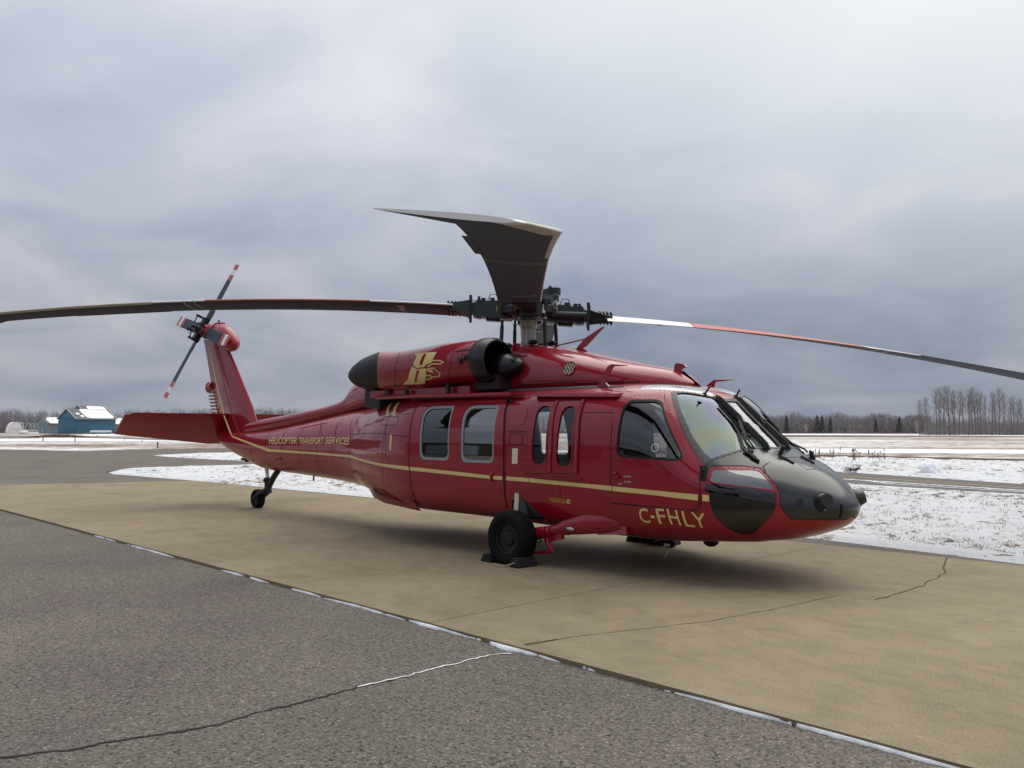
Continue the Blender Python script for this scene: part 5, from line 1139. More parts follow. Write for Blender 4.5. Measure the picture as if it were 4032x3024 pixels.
    for r in rr:
        swp = max(0, r-7.6)*math.tan(R(20)); le = .150-swp; te = -.400-swp; th = .050 if r < 7.6 else .050*(1-.5*(r-7.6)/.58)
        if r > 7.6: te -= .11*(r-7.6)/.58
        if r > 8.1: le -= (r-8.1)*.3
        up = []; dn = []
        for i in range(nf+1):
            tt = (.5*(1-math.cos(math.pi*i/nf))) if i else 0.; hh = (.2969*math.sqrt(tt)-.126*tt-.3516*tt*tt+.2843*tt**3-.1015*tt**4)*5*th*1.02
            c = le+(te-le)*tt; up.append(pos(r, c, hh*1.05+.002)); dn.append(pos(r, c, -hh*.95-.002))
        rs.append(up+dn[::-1])
    def mi(j, i):
        r = rr[j]+.003; n2 = 2*nf+2
        if i == -1: return 1
        le_zone = i >= n2-2
        upper = i <= nf
        if r >= 7.585 and (i <= 3 or i >= n2-4) : return 3 if r < 8.1 else 1
        if 5.25 <= r < 7.585 and (i <= 2 or i >= n2-3): return 3
        if (4.66 <= r < 4.673) or (4.80 <= r < 4.813): return 4
        if upper: return 1 if (r < 2.2) else (2 if r < 4.505 else 1)
        if le_zone: return 1 if r < 2.2 else (2 if r < 4.505 else 1)
        return 0
    bl = rings('main_rotor_blade', rs, None, HELI, True, 55, mi, [BLADE, BWHITE, BRED, BBEIGE, BBEIGE])
    # trim tab: thin plate behind the trailing edge
    b = MB(); b.add([pos(5.2, -.39, .004), pos(6.6, -.39, .004), pos(6.6, -.445, .006), pos(5.2, -.445, .006), pos(5.2, -.39, -.004), pos(6.6, -.39, -.004), pos(6.6, -.445, .002), pos(5.2, -.445, .002)], [(0, 1, 2, 3), (7, 6, 5, 4), (0, 4, 5, 1), (1, 5, 6, 2), (2, 6, 7, 3), (3, 7, 4, 0)]); b.build('trim_tab', BLADE, bl, False)
    # root placards
    b = MB()
    for r0, c0, n_, m_ in ((1.75, -.05, 8, 2),):
        for ii in range(n_):
            for jj in range(m_+(ii % 3 == 1)):
                r_ = r0+.038*jj; c_ = -.20+.036*ii; q4 = [pos(r_, c_, -.034), pos(r_+.030, c_, -.034), pos(r_+.030, c_+.030, -.034), pos(r_, c_+.030, -.034)]; b.add(q4, [(0, 1, 2, 3)])
    b.build('blade_placard', GREYMET, bl, False)
# ------------------------------------------------------------------ landing gear
def wheel(c, rad, wid, parent, name='main_wheel', camber=0.):
    w_ = bpy.data.objects.new(name, None); COL.objects.link(w_); w_.parent = parent; w_.location = c
    b = MB(); pr = []
    hw = wid/2; flat = .0
    for a_, r_ in ((-hw*.62, rad*.52), (-hw*.80, rad*.56), (-hw*.98, rad*.70), (-hw, rad*.80), (-hw*.92, rad*.91), (-hw*.70, rad*.975), (-hw*.35, rad*.998), (0, rad), (hw*.35, rad*.998), (hw*.70, rad*.975), (hw*.92, rad*.91), (hw, rad*.80), (hw*.98, rad*.70), (hw*.80, rad*.56), (hw*.62, rad*.52)): pr.append((a_, r_))
    b.lathe((0, 0, 0), pr, 'y', 48)
    # loaded tyre: flattened where it meets the ground
    b.v = [(x, y*(1+.10*max(0, (-z-rad*.55)/rad)), max(z, -c[2]+.001)) for x, y, z in b.v]
    b.build('tyre', RUBBER, w_, True, 60)
    b = MB(); b.lathe((0, 0, 0), [(-hw*.72, rad*.53), (-hw*.70, rad*.50), (-hw*.45, rad*.47), (-hw*.40, rad*.30), (-hw*.55, rad*.26), (-hw*.62, rad*.12), (-hw*.60, .0)], 'y', 32); b.lathe((0, 0, 0), [(hw*.72, rad*.53), (hw*.70, rad*.50), (hw*.45, rad*.47), (hw*.40, rad*.30), (hw*.55, rad*.2), (hw*.55, 0)], 'y', 32)
    for k in range(8): a_ = k*math.pi/4; b.cyl((rad*.21*math.cos(a_), -hw*.62, rad*.21*math.sin(a_)), (rad*.21*math.cos(a_), -hw*.56, rad*.21*math.sin(a_)), .010, None, 6)
    b.build('rim', RIMM, w_, True, 35); return w_
for sg in (-1, 1):
    wheel((-.005, sg*1.355, .300), .325, .255, HELI)
    b = MB(); b.cyl((0, sg*1.15, .30), (0, sg*1.30, .30), .075, None, 16); b.cyl((0, sg*1.12, .28), (-.07, sg*1.10, .80), .055, .065, 14); b.cyl((-.07, sg*1.10, .80), (-.08, sg*1.08, 1.0), .085, None, 14); b.build('shock_strut', FRAMEG, HELI)
    b = MB(); P0 = Vector((-.115, sg*1.172, .70)); b.box(P0, (.072, .012, .22), Matrix.Rotation(R(5), 3, 'Y')); b.build('strut_tape', CREAM, HELI, False)
    # drag beam with fairing
    rs = []
    for x, yy, zc, hz_, hy in ((1.47, 1.02, .545, .035, .03), (1.40, 1.06, .555, .085, .06), (1.22, 1.085, .555, .12, .075), (1.0, 1.10, .53, .12, .075), (.82, 1.13, .495, .105, .07), (.66, 1.15, .46, .088, .065), (.58, 1.16, .44, .065, .06)):
        rs.append([(x, sg*(yy)+hy*math.cos(t), zc+hz_*math.sin(t)*(1 if math.sin(t) > 0 else 1)) for t in np.linspace(0, 2*math.pi, 18, endpoint=False)])
    rings('drag_beam_fairing', rs, RED, HELI)
    b = MB(); b.tube([(.62, sg*1.16, .445), (.45, sg*1.18, .405), (.22, sg*1.19, .36), (.02, sg*1.18, .31)], [.062, .058, .055, .06], 14)
    for i, x in enumerate((.22, .30, .38, .46)): b.cyl((x, sg*1.19, .36+.16*(x-.22)), (x+.035, sg*1.19, .365+.16*(x-.22)), .07, None, 14)
    b.build('drag_beam', RED, HELI)
    b = MB(); b.box((1.30, sg*.90, .50), (.42, .42, .14), Matrix.Rotation(R(-6), 3, 'Y'), .8); b.build('drag_beam_root', RED, HELI, True, 30)
    b = MB(); b.ell((.775, sg*1.207, .455), (.075, .022, .030), 16, 8); o = b.build('position_lamp', LENS, HELI); b = MB(); b.ell((.775, sg*1.200, .455), (.062, .018, .024), 14, 8); b.build('lamp_reflector', BRIGHT, o)
    b = MB(); b.box((.50, sg*1.17, .345), (.28, .05, .10), Matrix.Rotation(R(-14), 3, 'Y')); b.tube([(.42, sg*1.19, .33), (.45, sg*1.20, .25), (.52, sg*1.20, .19)], .022, 8); b.tube([(.52, sg*1.21, .185), (.40, sg*1.22, .165), (.24, sg*1.22, .135)], [.022, .020, .014], 8); b.build('boarding_step', RED, HELI)
    b = MB(); b.tube([(.30+.045*math.cos(t), sg*1.22, .285+.02*math.sin(t)) for t in np.linspace(0, 6.28, 12)], .008, 5); b.cyl((.25, sg*1.20, .31), (.22, sg*1.21, .27), .02); b.build('tow_ring', SEAL, HELI)
    b = MB(); b.tube([(.80, sg*1.05, .57), (.90, sg*1.02, .66)], .006, 4); b.build('brake_line', CREAM, HELI)
    b = MB(); b.add([(.02, sg*1.13, .78), (.10, sg*1.15, .78), (.36, sg*1.10, .52), (.28, sg*1.06, .49), (.05, sg*1.07, .77), (.32, sg*1.0, .48)], [(0, 1, 2, 3), (0, 3, 5, 4)]); b.build('gear_strut_fairing', RED, HELI, False)
b = MB(); b.tube([(1.35, .62, .42), (1.28, .75, .26), (1.30, .80, .20)], .035, 8); b.tube([(1.30, .80, .20), (.9, 1.1, .22), (.35, 1.22, .27)], .04, 8); b.build('port_drag_strut', SEAL, HELI)
tw = wheel((-8.86, 0, .180), .195, .15, HELI, 'tail_wheel')
b = MB(); b.tube([(-8.02, 0, .80), (-8.20, 0, .66), (-8.44, 0, .42)], [.060, .058, .062], 12); b.cyl((-8.47, 0, .32), (-8.45, 0, .55), .065, None, 14); b.cyl((-8.50, 0, .54), (-8.48, 0, .60), .075, None, 12)
for sy in (-.10, .10): b.tube([(-8.47, sy*.6, .34), (-8.62, sy, .31), (-8.86, sy, .18)], [.04, .032, .03], 8)
b.box((-8.60, 0, .35), (.30, .17, .06), Matrix.Rotation(R(-10), 3, 'Y')); b.build('tail_wheel_fork', DKMET, HELI, True, 40)
b = MB(); b.cyl((-8.53, 0, .86), (-8.46, 0, .62), .038, None, 12); b.build('tail_wheel_damper', BRIGHT, HELI); b = MB(); b.cyl((-8.46, 0, .62), (-8.43, 0, .48), .024, None, 10); b.tube([(-8.20, -.05, .60), (-8.28, -.09, .48), (-8.33, -.08, .40)], .012, 5); b.build('tail_wheel_linkage', DKMET, HELI)
b = MB(); b.lathe((-8.02, 0, .80), [(-.02, .10), (.05, .13)], 'z', 16); b.build('tail_strut_collar', CREAM, HELI)
# ------------------------------------------------------------------ wheel chocks and their rope
CHM = Mat('black_rubber_chock', (.010, .010, .010), .8, bump=.2, bscale=40)
def chock(c, rz, label):
    b = MB(); prof = [(-.080, 0), (.080, 0), (.075, .03), (.035, .11), (-.035, .11), (-.075, .03)]; L_ = .30
    vs = [(x, y, z) for y in (-L_/2, L_/2) for x, z in prof]; n = 6
    b.add(vs, [tuple(range(n)), tuple(range(n, 2*n))[::-1]]+[(i, n+i, n+(i+1) % n, (i+1) % n) for i in range(n)]); o = b.build('wheel_chock', CHM, None, True, 30); o.location = c; o.rotation_euler = (0, 0, rz)
    m_ = o.modifiers.new('b', 'BEVEL'); m_.width = .015; m_.segments = 2
    return tag(o, label, 'wheel chock', 'wheel chocks round the main wheels')
chock((-.275, -1.40, 0), R(4), 'black rubber wheel chock behind the near main wheel, on its tail side')
chock((.245, -1.41, 0), R(-3), 'black rubber wheel chock in front of the near main wheel, on its nose side')
chock((-.30, 1.37, 0), R(2), 'black rubber wheel chock behind the far main wheel under the fuselage')
chock((.29, 1.37, 0), R(2), 'black rubber wheel chock in front of the far main wheel under the fuselage')
b = MB(); b.tube([(-.35, -1.50, .06), (-.42, -1.535, .012), (-.34, -1.575, .008), (-.10, -1.575, .008), (.02, -1.60, .008), (.11, -1.585, .01), (.19, -1.57, .035), (.26, -1.56, .06)], .007, 6)
tag(b.build('chock_rope', Mat('pale_rope', (.42, .36, .26), .9), None), 'thin pale rope joining the two chocks at the near main wheel', 'rope')
# ------------------------------------------------------------------ airfield buildings on the far left
TINBLUE = Mat('blue_sheet_cladding', (.062, .165, .245), .6, var=.15, vscale=.6, stretch=(1, 1, .15))
TINDARK = Mat('dark_blue_door', (.030, .10, .20), .6)
TINGREY = Mat('blue_grey_sheet_cladding', (.20, .25, .29), .65, var=.1, vscale=.5, stretch=(1, 1, .15))
ROOFD = Mat('dark_grey_sheet_roof', (.085, .09, .10), .6, var=.15)
TRIM = Mat('pale_trim', (.48, .50, .50), .6)
TAN = Mat('tan_wall_band', (.24, .22, .19), .7)
FABR = Mat('white_shelter_fabric', (.80, .78, .78), .6, var=.06, vscale=.7)
HOOP = Mat('white_steel_hoop', (.62, .62, .60), .5)
WOODP = Mat('orange_brown_marker', (.22, .11, .075), .7)
GREENP = Mat('green_painted_bin', (.05, .20, .13), .6)
def frame_at(u, D, turn):
    """local frame at a place: +x to the right of the sight line turned by `turn`, +y away"""
    o = atpix(u, D); a = math.atan((u-2016)/FPX); h = YAW-a; return o, h-math.pi/2+turn
def cladding(parent, p0, p1, z0, z1, mat, n):
    """wall of upright sheets, each a piece of its own"""
    p0 = Vector(p0); p1 = Vector(p1); d = (p1-p0)/n; nn = Vector((d.y, -d.x, 0)).normalized(); me = None
    L_ = d.length
    for i in range(n):
        c = p0+d*(i+.5)
        if me is None:
            b = MB(); b.box((0, 0, (z0+z1)/2), (L_*.97, .06, z1-z0)); b.box((-L_*.2, -.04, (z0+z1)/2), (L_*.08, .05, z1-z0)); b.box((L_*.2, -.04, (z0+z1)/2), (L_*.08, .05, z1-z0)); o = b.build('cladding_sheet', mat, parent, False); me = o.data
        else: o = bpy.data.objects.new('cladding_sheet', me); COL.objects.link(o); o.parent = parent
        o.location = c; o.rotation_euler = (0, 0, math.atan2(d.y, d.x))
def hangar():
    o, rz = frame_at(302, 380, R(30)); H = empty('hangar', o, rz); tag(H, 'large bright blue sheet metal hangar with snow lying on its dark stepped roof', 'hangar')
    L_, W, e, r = 18.6, 14.5, 6.9, 11.1; k = (r-e)/(W/2)
    b = MB(); b.box((L_/2, W/2, e/2), (L_-.2, W-.2, e)); b.add([(0.05, 0, e), (.05, W, e), (.05, W/2, r), (L_-.05, 0, e), (L_-.05, W, e), (L_-.05, W/2, r)], [(0, 1, 2), (3, 5, 4)]); b.build('wall', TINBLUE, H, False)
    cladding(H, (0, 0, 0), (L_, 0, 0), 0.05, e, TINBLUE, 18); cladding(H, (0, W, 0), (0, 0, 0), 0.05, e-.15, TINBLUE, 12)
    b = MB(); b.box((-.05, .02, e/2), (.35, .35, e)); b.box((-.12, W/2, e-.1), (.12, W+.3, .25)); b.build('corner_trim', TINDARK, H, False)
    # stepped roof: front bay gable, rear bay taller behind the same slope
    Lf = 6.4; dw = 2.9; r2 = r+dw*k; th = .18
    b = MB(); b.prism([(-.5, -.6, e-.6*k), (L_+.5, -.6, e-.6*k), (L_+.5, W/2, r), (-.5, W/2, r)], th); b.prism([(-.5, W/2, r), (Lf, W/2, r), (Lf, W+.6, e-.6*k), (-.5, W+.6, e-.6*k)], th); b.prism([(Lf, W/2, r), (L_+.5, W/2, r), (L_+.5, W/2+dw, r2), (Lf, W/2+dw, r2)], th); b.prism([(Lf, W/2+dw, r2), (L_+.5, W/2+dw, r2), (L_+.5, W+2*dw+.6, e-.6*k), (Lf, W+2*dw+.6, e-.6*k)], th); b.build('roof', ROOFD, H, False)
    b = MB(); b.add([(Lf+.02, W/2-.3, r-.2), (Lf+.02, W/2+dw, r2-.1), (Lf+.02, W, e+.5)], [(0, 1, 2)]); b.build('gable_step', TINBLUE, H, False)
    b = MB(); b.tube([(-.55, -.65, e-.6*k), (-.55, W/2, r+.05), (-.55, W+.65, e-.6*k)], .16, 4); b.tube([(-.5, -.66, e-.62*k), (L_+.5, -.66, e-.62*k)], .15, 4); b.tube([(Lf-.05, W/2, r), (Lf-.05, W/2+dw, r2+.05), (Lf-.05, W+dw, r)], .15, 4); b.tube([(L_+.55, -.65, e-.6*k), (L_+.55, W/2+dw, r2)], .14, 4); b.build('eave_trim', TRIM, H, False)
    # snow lying on the slope, ragged edges
    rr = random.Random(5)
    def snowpatch(x0, x1, t0, t1, seed, sh=0.):
        vs = []; n = 26
        for i in range(n):
            a = 2*math.pi*i/n; rad = 1+.16*noise.noise(Vector((math.cos(a)*2, math.sin(a)*2, seed))); x = (x0+x1)/2+(x1-x0)/2*max(-1, min(1, 1.25*math.cos(a)*rad)); tt = (t0+t1)/2+(t1-t0)/2*max(-1, min(1, 1.25*math.sin(a)*rad)); y = -.55+(W/2+dw+.5)*tt; x += sh*tt; vs.append((x, y, e+k*y+.16))
        vs += [(x, y, z-.12) for x, y, z in vs]; b = MB(); b.add(vs, [tuple(range(n))]+[(i, n+i, n+(i+1) % n, (i+1) % n) for i in range(n)]); b.build('roof_snow', SNOW, H, False)
    snowpatch(5.2, 18.6, .04, .70, 1, -1.2); snowpatch(9.5, 18.2, .62, .95, 2); snowpatch(1.4, 3.0, .30, .42, 3, .5); snowpatch(2.6, 4.2, .12, .24, 4, .5)
hangar()
def shed(u, D, turn, L_, W, e, r, label, wallm, band_=True, snow=True):
    o, rz = frame_at(u, D, turn); H = empty('shed', o, rz); tag(H, label, 'shed'); k = (r-e)/(W/2)
    b = MB(); b.box((L_/2, W/2, e/2), (L_, W, e)); b.add([(0, 0, e), (0, W, e), (0, W/2, r), (L_, 0, e), (L_, W, e), (L_, W/2, r)], [(0, 1, 2), (3, 5, 4)]); b.build('wall', wallm, H, False)
    cladding(H, (0, 0, 0), (L_, 0, 0), .05, e*.72, wallm, max(4, int(L_))); cladding(H, (0, W, 0), (0, 0, 0), .05, e, wallm, max(4, int(W)))
    if band_: b = MB(); b.box((L_/2, -.02, e*.86), (L_, .1, e*.26)); b.build('wall_band', TAN, H, False)
    b = MB(); b.prism([(-.3, -.4, e-.4*k), (L_+.3, -.4, e-.4*k), (L_+.3, W/2, r), (-.3, W/2, r)], .15); b.prism([(-.3, W/2, r), (L_+.3, W/2, r), (L_+.3, W+.4, e-.4*k), (-.3, W+.4, e-.4*k)], .15); b.build('roof', ROOFD, H, False)
    if snow:
        b = MB(); b.prism([(1.2, -.35, e-.3*k+.16), (L_+.2, -.35, e-.3*k+.16), (L_+.2, W/2-.1, r+.14), (2.0, W/2-.5, r+.02), (.9, W*.25, (e+r)/2+.12)], .12); b.build('roof_snow', SNOW, H, False)
    return H
S1 = shed(189, 395, R(30), 9.5, 10.0, 4.7, 7.4, 'small blue grey shed with snow on its roof, left of the blue hangar', TINGREY)
b = MB(); b.box((-.06, 4.2, 1.2), (.08, .6, 2.3)); b.build('door', TRIM, S1, False)
shed(438, 430, R(20), 16, 10, 4.6, 7.6, 'low grey shed with a snowy roof, half hidden right of the blue hangar', TINGREY)
# fabric shelter and bare hoops
o, rz = frame_at(62-26, 372, R(14)); SH = tag(empty('fabric_shelter', o, rz), 'white fabric arch shelter standing left of the sheds', 'shelter')
def arc(w_, h, n=18, p=2.3): return [(w_/2*math.copysign(abs(math.cos(t))**(2/p), math.cos(t)), h*abs(math.sin(t))**(2/p)) for t in np.linspace(0, math.pi, n)]
A = arc(5.6, 5.1); b = MB(); n = len(A); vs = [(x+2.9, y, z) for y in (0, 5.) for x, z in A]; b.add(vs, [tuple(range(n)), tuple(range(n, 2*n))[::-1]]+[(i, n+i, n+i+1, i+1) for i in range(n-1)]); b.build('cover', FABR, SH, True, 30)
b = MB(); b.tube([(x+2.9, -.04, z) for x, z in A], .08, 5); b.tube([(.2, -.05, 2.2), (5.6, -.05, 2.2)], .05, 4); b.build('hem_rope', TRIM, SH)
o, rz = frame_at(62, 374, R(14)); HF = tag(empty('hoop_frame', o, rz), 'bare white hoop frame of an uncovered shelter beside the fabric one', 'hoop frame')
for i, (x, wd, rad) in enumerate(((2.3, 3.6, .17), (5.4, 4.3, .06), (7.0, 4.3, .06), (8.6, 4.3, .06))):
    b = MB(); b.tube([(x+xx*.62, .6*i, z) for xx, z in arc(wd, 4.9 if i == 0 else 4.4)], rad, 5); b.build('hoop', HOOP, HF)
b = MB(); b.box((4.3, .3, 1.6), (9.4, .1, .35)); b.tube([(1, .8, 4.6), (9.5, 2.2, 4.3)], .05, 4); b.tube([(3, .8, 3.1), (9.5, 2.2, 3.1)], .05, 4); b.build('rail', HOOP, HF, False)
b = MB(); b.box((5.0, .0, .45), (8.5, .4, .9)); b.ell((3.4, 0, .6), (2.0, .8, .9), 12, 6); b.build('snow_heap', SNOW, HF)
# bin, covered trailer, brush heap and edge markers
o, rz = frame_at(351, 368, R(5)); T = tag(empty('waste_bin', o, rz), 'small green metal bin in front of the blue hangar', 'bin'); b = MB(); b.box((0, 0, .65), (2.3, 1.6, 1.3), None, 1.08); b.build('bin_body', GREENP, T, False); b = MB(); b.box((0, 0, 1.36), (2.6, 1.8, .1)); b.build('lid', GREENP, T, False)
o, rz = frame_at(400, 366, R(4)); T = tag(empty('trailer', o, rz), 'long low trailer under a slab of snow, right of the green bin', 'trailer'); b = MB(); b.box((0, 0, .75), (8.4, 2.2, .45)); b.build('trailer_bed', TRIM, T, False); b = MB(); b.box((0, 0, 1.22), (8.2, 2.1, .5), None, .94); b.build('snow_cap', SNOW, T, False)
b = MB()
for x in (-2.6, 2.6): b.cyl((x, -1.0, .4), (x, 1.0, .4), .4)
b.build('wheel', RUBBER, T)
o, rz = frame_at(232, 190, 0); b = MB(); rr = random.Random(9)
for _ in range(1500):
    x = rr.gauss(0, 4.0); y = rr.gauss(0, 2.0); h = 1.0*math.exp(-(x/5)**2)*rr.uniform(.3, 1); a = rr.uniform(0, 6.28); b.add([(x-.06, y, 0), (x+.06, y, 0), (x+.4*math.cos(a), y+.4*math.sin(a), h)], [(0, 1, 2)])
T = b.build('brush_heap', Mat('brown_brush', (.15, .105, .07), .9, var=.5, vscale=1.5), None, False); T.location = o; T.rotation_euler = (0, 0, rz); tag(T, 'low heap of brown brush in the snow before the blue hangar', 'brush heap')
def marker(u, D, h, lean, label, w_=.10):
    o, rz = frame_at(u, D, 0); T = tag(empty('edge_marker', o, rz), label, 'marker post', 'small marker posts along the taxiways'); b = MB(); b.cyl((0, 0, -.1), (lean, 0, h), w_*.4, w_*.3, 8); b.build('post', WOODP, T); b = MB(); b.box((lean, 0, h), (w_*1.0, w_*.8, w_*.9)); b.build('head', WOODP, T, True)
marker(173, 128, .42, 0, 'short brown marker post in the snow below the small shed', .22); marker(299, 118, .52, 0, 'tall brown marker post in the snow below the blue hangar corner', .2); marker(386, 175, .45, 0, 'distant brown marker post in front of the snow covered trailer', .18)
marker(490, 128, .45, .15, 'leaning thin marker stick just left of the stabilator tip', .10); marker(566, 118, .45, -.22, 'leaning thin marker stick under the stabilator trailing edge', .10); marker(624, 78, .40, 0, 'small orange marker at the edge of the left taxiway', .16)
# snow lumps thrown up beside the right taxiway
def lump(u, D, w_, h, label, seed, dark=False):
    o, rz = frame_at(u, D, 0); b = MB(); b.ell((0, 0, 0), (w_, w_*.7, h), 28, 18); vs = []
    for x, y, z in b.v:
        f = 1+.42*noise.fractal(Vector((x*2.2/w_, y*2.2/w_, z*2/h+seed)), 1., 2., 4); vs.append((x*f, y*f, z*f))
    b.v = vs; T = b.build('snow_lump', SNOW, None, True, 25); T.location = (o.x, o.y, -.05); T.rotation_euler = (0, 0, rz)
    if dark:
        b = MB(); rr = random.Random(3)
        for _ in range(60): a = rr.uniform(-.6, 2.2); b.add([(w_*.5*math.cos(a), -.2, .1), (w_*.5*math.cos(a)+.03, -.2, .1), (w_*1.15*math.cos(a)+.1*rr.random(), -.25, h*rr.uniform(.5, 1.25))], [(0, 1, 2)])
        b.build('grass_stalk', DRYG, T, False)
    return tag(T, label, 'snow lump', 'snow lumps along the right taxiway')
lump(3347, 32.6, .26, .27, 'small snow lump with brown grass in it, nearest the helicopter nose', 1, True); lump(3655, 31.5, .42, .34, 'largest snow lump beside the right taxiway, peaked on top', 4); lump(3886, 29.8, .26, .19, 'low snow lump furthest right beside the taxiway', 7)
rr = random.Random(31)
REED = Mat('dry_reed', (.16, .085, .065), .9)
for i, (u0, u1, n_, lab) in enumerate(((3185, 3240, 9, 'cluster of dark dry reeds nearest the helicopter windshield'), (3255, 3305, 6, 'sparse dry reeds left of the middle of the reed bed'), (3355, 3382, 9, 'dense upright dark reeds in the middle of the reed bed'), (3405, 3470, 7, 'loose short reeds right of the dense upright ones'), (3474, 3484, 3, 'last few dry reeds at the right end of the reed bed'))):
    reeds = []; b = MB(); c = atpix((u0+u1)/2, 47)
    for _ in range(n_):
        p = atpix(rr.uniform(u0, u1), 47+rr.uniform(-2, 2))-c; h = rr.uniform(.28, .62); dx = rr.uniform(-.06, .06); reeds.append(b); b.cyl((p.x, p.y, -.1), (p.x+dx, p.y, h), .014, .008, 5); b.cyl((p.x+dx*.8, p.y, h*.74), (p.x+dx*1.0, p.y, h), .026, .024, 6); b.cyl((p.x, p.y, 0), (p.x+rr.uniform(-.3, .3), p.y, h*.7), .010, .004, 4); b = MB()
    T = empty('reed_clump', c); [q.build('reed', REED, T, False) for q in reeds]; tag(T, lab, 'reeds', 'dry reeds beyond the taxiway')
# ------------------------------------------------------------------ trees
BARK = Mat('grey_bark', (.135, .118, .108), .9, var=.3, vscale=.5); TWIG = Mat('bare_twigs', (.20, .175, .165), .9, var=.25, vscale=.3); FORM = Mat('winter_forest', (.245, .226, .232), .95, var=.5, vscale=.5); NEED = Mat('spruce_needles', (.085, .095, .090), .9, var=.4, vscale=.8); PALEB = Mat('pale_birch_bark', (.36, .33, .30), .8, var=.2)
def limb(mb, a, d, l, r, depth, rr, n=3, up=.35, thin=.012):
    """tapering branch that splits; d unit direction"""
    seg = 3 if depth > 1 else 2; p = Vector(a); path = [p.copy()]; dd = Vector(d)
    for i in range(seg):
        dd = (dd+Vector((rr.uniform(-.16, .16), rr.uniform(-.16, .16), rr.uniform(-.04, .12)))).normalized(); p = p+dd*l/seg; path.append(p.copy())
    mb.tube(path, [r*(1-.72*i/seg) for i in range(seg+1)], 4 if depth > 1 else 3, False)
    if depth <= 0: return
    for k in range(n):
        t = rr.uniform(.35, 1.0); i = min(seg-1, int(t*seg)); q = path[i].lerp(path[i+1], t*seg-i); a_ = rr.uniform(0, 6.28); o_ = Vector((math.cos(a_), math.sin(a_), up+rr.uniform(-.1, .35))).normalized(); limb(mb, q, (dd*.55+o_*.75).normalized(), l*rr.uniform(.42, .68), max(thin, r*.45), depth-1, rr, n, up, thin)
def poplar(h, seed, lean=0.):
    rr = random.Random(seed); tk = MB(); cr = MB(); top = Vector((lean*h, rr.uniform(-.03, .03)*h, h)); path = []
    for i in range(9):
        t = i/8; path.append(Vector((top.x*t**1.3+.02*h*math.sin(3*t+seed), top.y*t+.02*h*math.cos(2.3*t+seed), h*t)))
    tk.tube(path, [max(.03, .0155*h*(1-.93*i/8)) for i in range(9)], 6, False)
    for k in range(30):
        t = .30+.68*(k/30)**.8; i = min(7, int(t*8)); q = path[i].lerp(path[i+1], t*8-i); a = k*2.4+rr.uniform(-.6, .6); l = h*.30*(1.10-t)*rr.uniform(.55, 1.3)+.6; limb(cr, q, Vector((math.cos(a)*.50, math.sin(a)*.50, .78)).normalized(), l, .034+.06*(1-t), 2, rr, 4, .75, .013)
    return tk, cr
protos = [poplar(14.5, 3+k, ln) for k, ln in enumerate((.0, .02, -.02, .05))]
pm = []
for tk, cr in protos:
    a = tk.build('trunk', BARK, None); c = cr.build('crown', TWIG, None, False); pm.append((a.data, c.data)); bpy.data.objects.remove(a); bpy.data.objects.remove(c)
ORD = 'first second third fourth fifth sixth seventh eighth ninth tenth eleventh twelfth thirteenth fourteenth fifteenth sixteenth seventeenth eighteenth nineteenth twentieth twenty-first twenty-second twenty-third twenty-fourth'.split()
LX = [(1330, .72, 4), (1395, .80, 3), (1470, .97, 1), (1502, 1.0, 0), (1540, .98, 2), (1572, .96, 1), (1606, .93, 0), (1632, .90, 2), (1668, .93, 1), (1702, .84, 0), (1738, .86, 2), (1768, .95, 0), (1792, .99, 1), (1826, .93, 2), (1852, .88, 0), (1884, .80, 1), (1940, .86, 2), (1972, .85, 0), (2003, .93, 1), (2036, .88, 2), (2092, .74, 0), (2122, .77, 1), (2155, .72, 2), (2188, .76, 0)]
rr = random.Random(17)
for i, (lx, hs, kind) in enumerate(LX):
    u = 3000+lx/2.1434; D = 268+rr.uniform(-9, 14); p = atpix(u, D); T = empty('poplar_tree', p, rr.uniform(0, 6.28) if kind < 3 else YAW+math.pi/2)
    s_ = hs*1.02; kk = kind % 4; T.scale = (s_*.9, s_*.9, s_)
    if kind >= 3: T.rotation_euler = (0, 0, YAW+math.pi/2)
    extra = {0: 'short bare poplar leaning outward at the left edge of the tall cluster', 3: 'tallest bare poplar near the left side of the tall cluster', 23: 'last bare poplar at the right edge of the tall cluster'}.get(i)
    tag(T, extra or 'bare tall poplar, %s from the left in the tall cluster at right' % ORD[i], 'tree', 'tall bare poplars at the field edge')
    for nm, me in (('trunk', pm[kk][0]), ('crown', pm[kk][1])):
        c = bpy.data.objects.new(nm, me); COL.objects.link(c); c.parent = T
# conifers in front of the wood
def spruce(h, seed):
    rr = random.Random(seed); tk = MB(); tk.cyl((0, 0, 0), (0, 0, h), .16, .03, 6); cr = MB()
    for k in range(520):
        t = rr.random()**.8; z = h*(.10+.9*t); rad = (1-t)**.62*h*.185*rr.uniform(.25, 1.15)+.12; a = rr.uniform(0, 6.28); c = Vector((math.cos(a)*rad, math.sin(a)*rad, z-.12*rad)); l = .30+.45*(1-t); u = Vector((math.cos(a), math.sin(a), -.35)); v = Vector((-math.sin(a), math.cos(a), 0)); cr.add([c-u*l*.5+v*l*.33, c-u*l*.5-v*l*.33, c+u*l*.6+Vector((0, 0, rr.uniform(-.1, .05)))], [(0, 1, 2)]); cr.add([c-u*l*.4+Vector((0, 0, .22)), c-u*l*.4-Vector((0, 0, .12)), c+u*l*.55], [(0, 1, 2)])
    return tk, cr
sp_ = []
for k in range(3):
    tk, cr = spruce(10, 40+k); a = tk.build('trunk', BARK, None); c = cr.build('crown', NEED, None, False); sp_.append((a.data, c.data)); bpy.data.objects.remove(a); bpy.data.objects.remove(c)
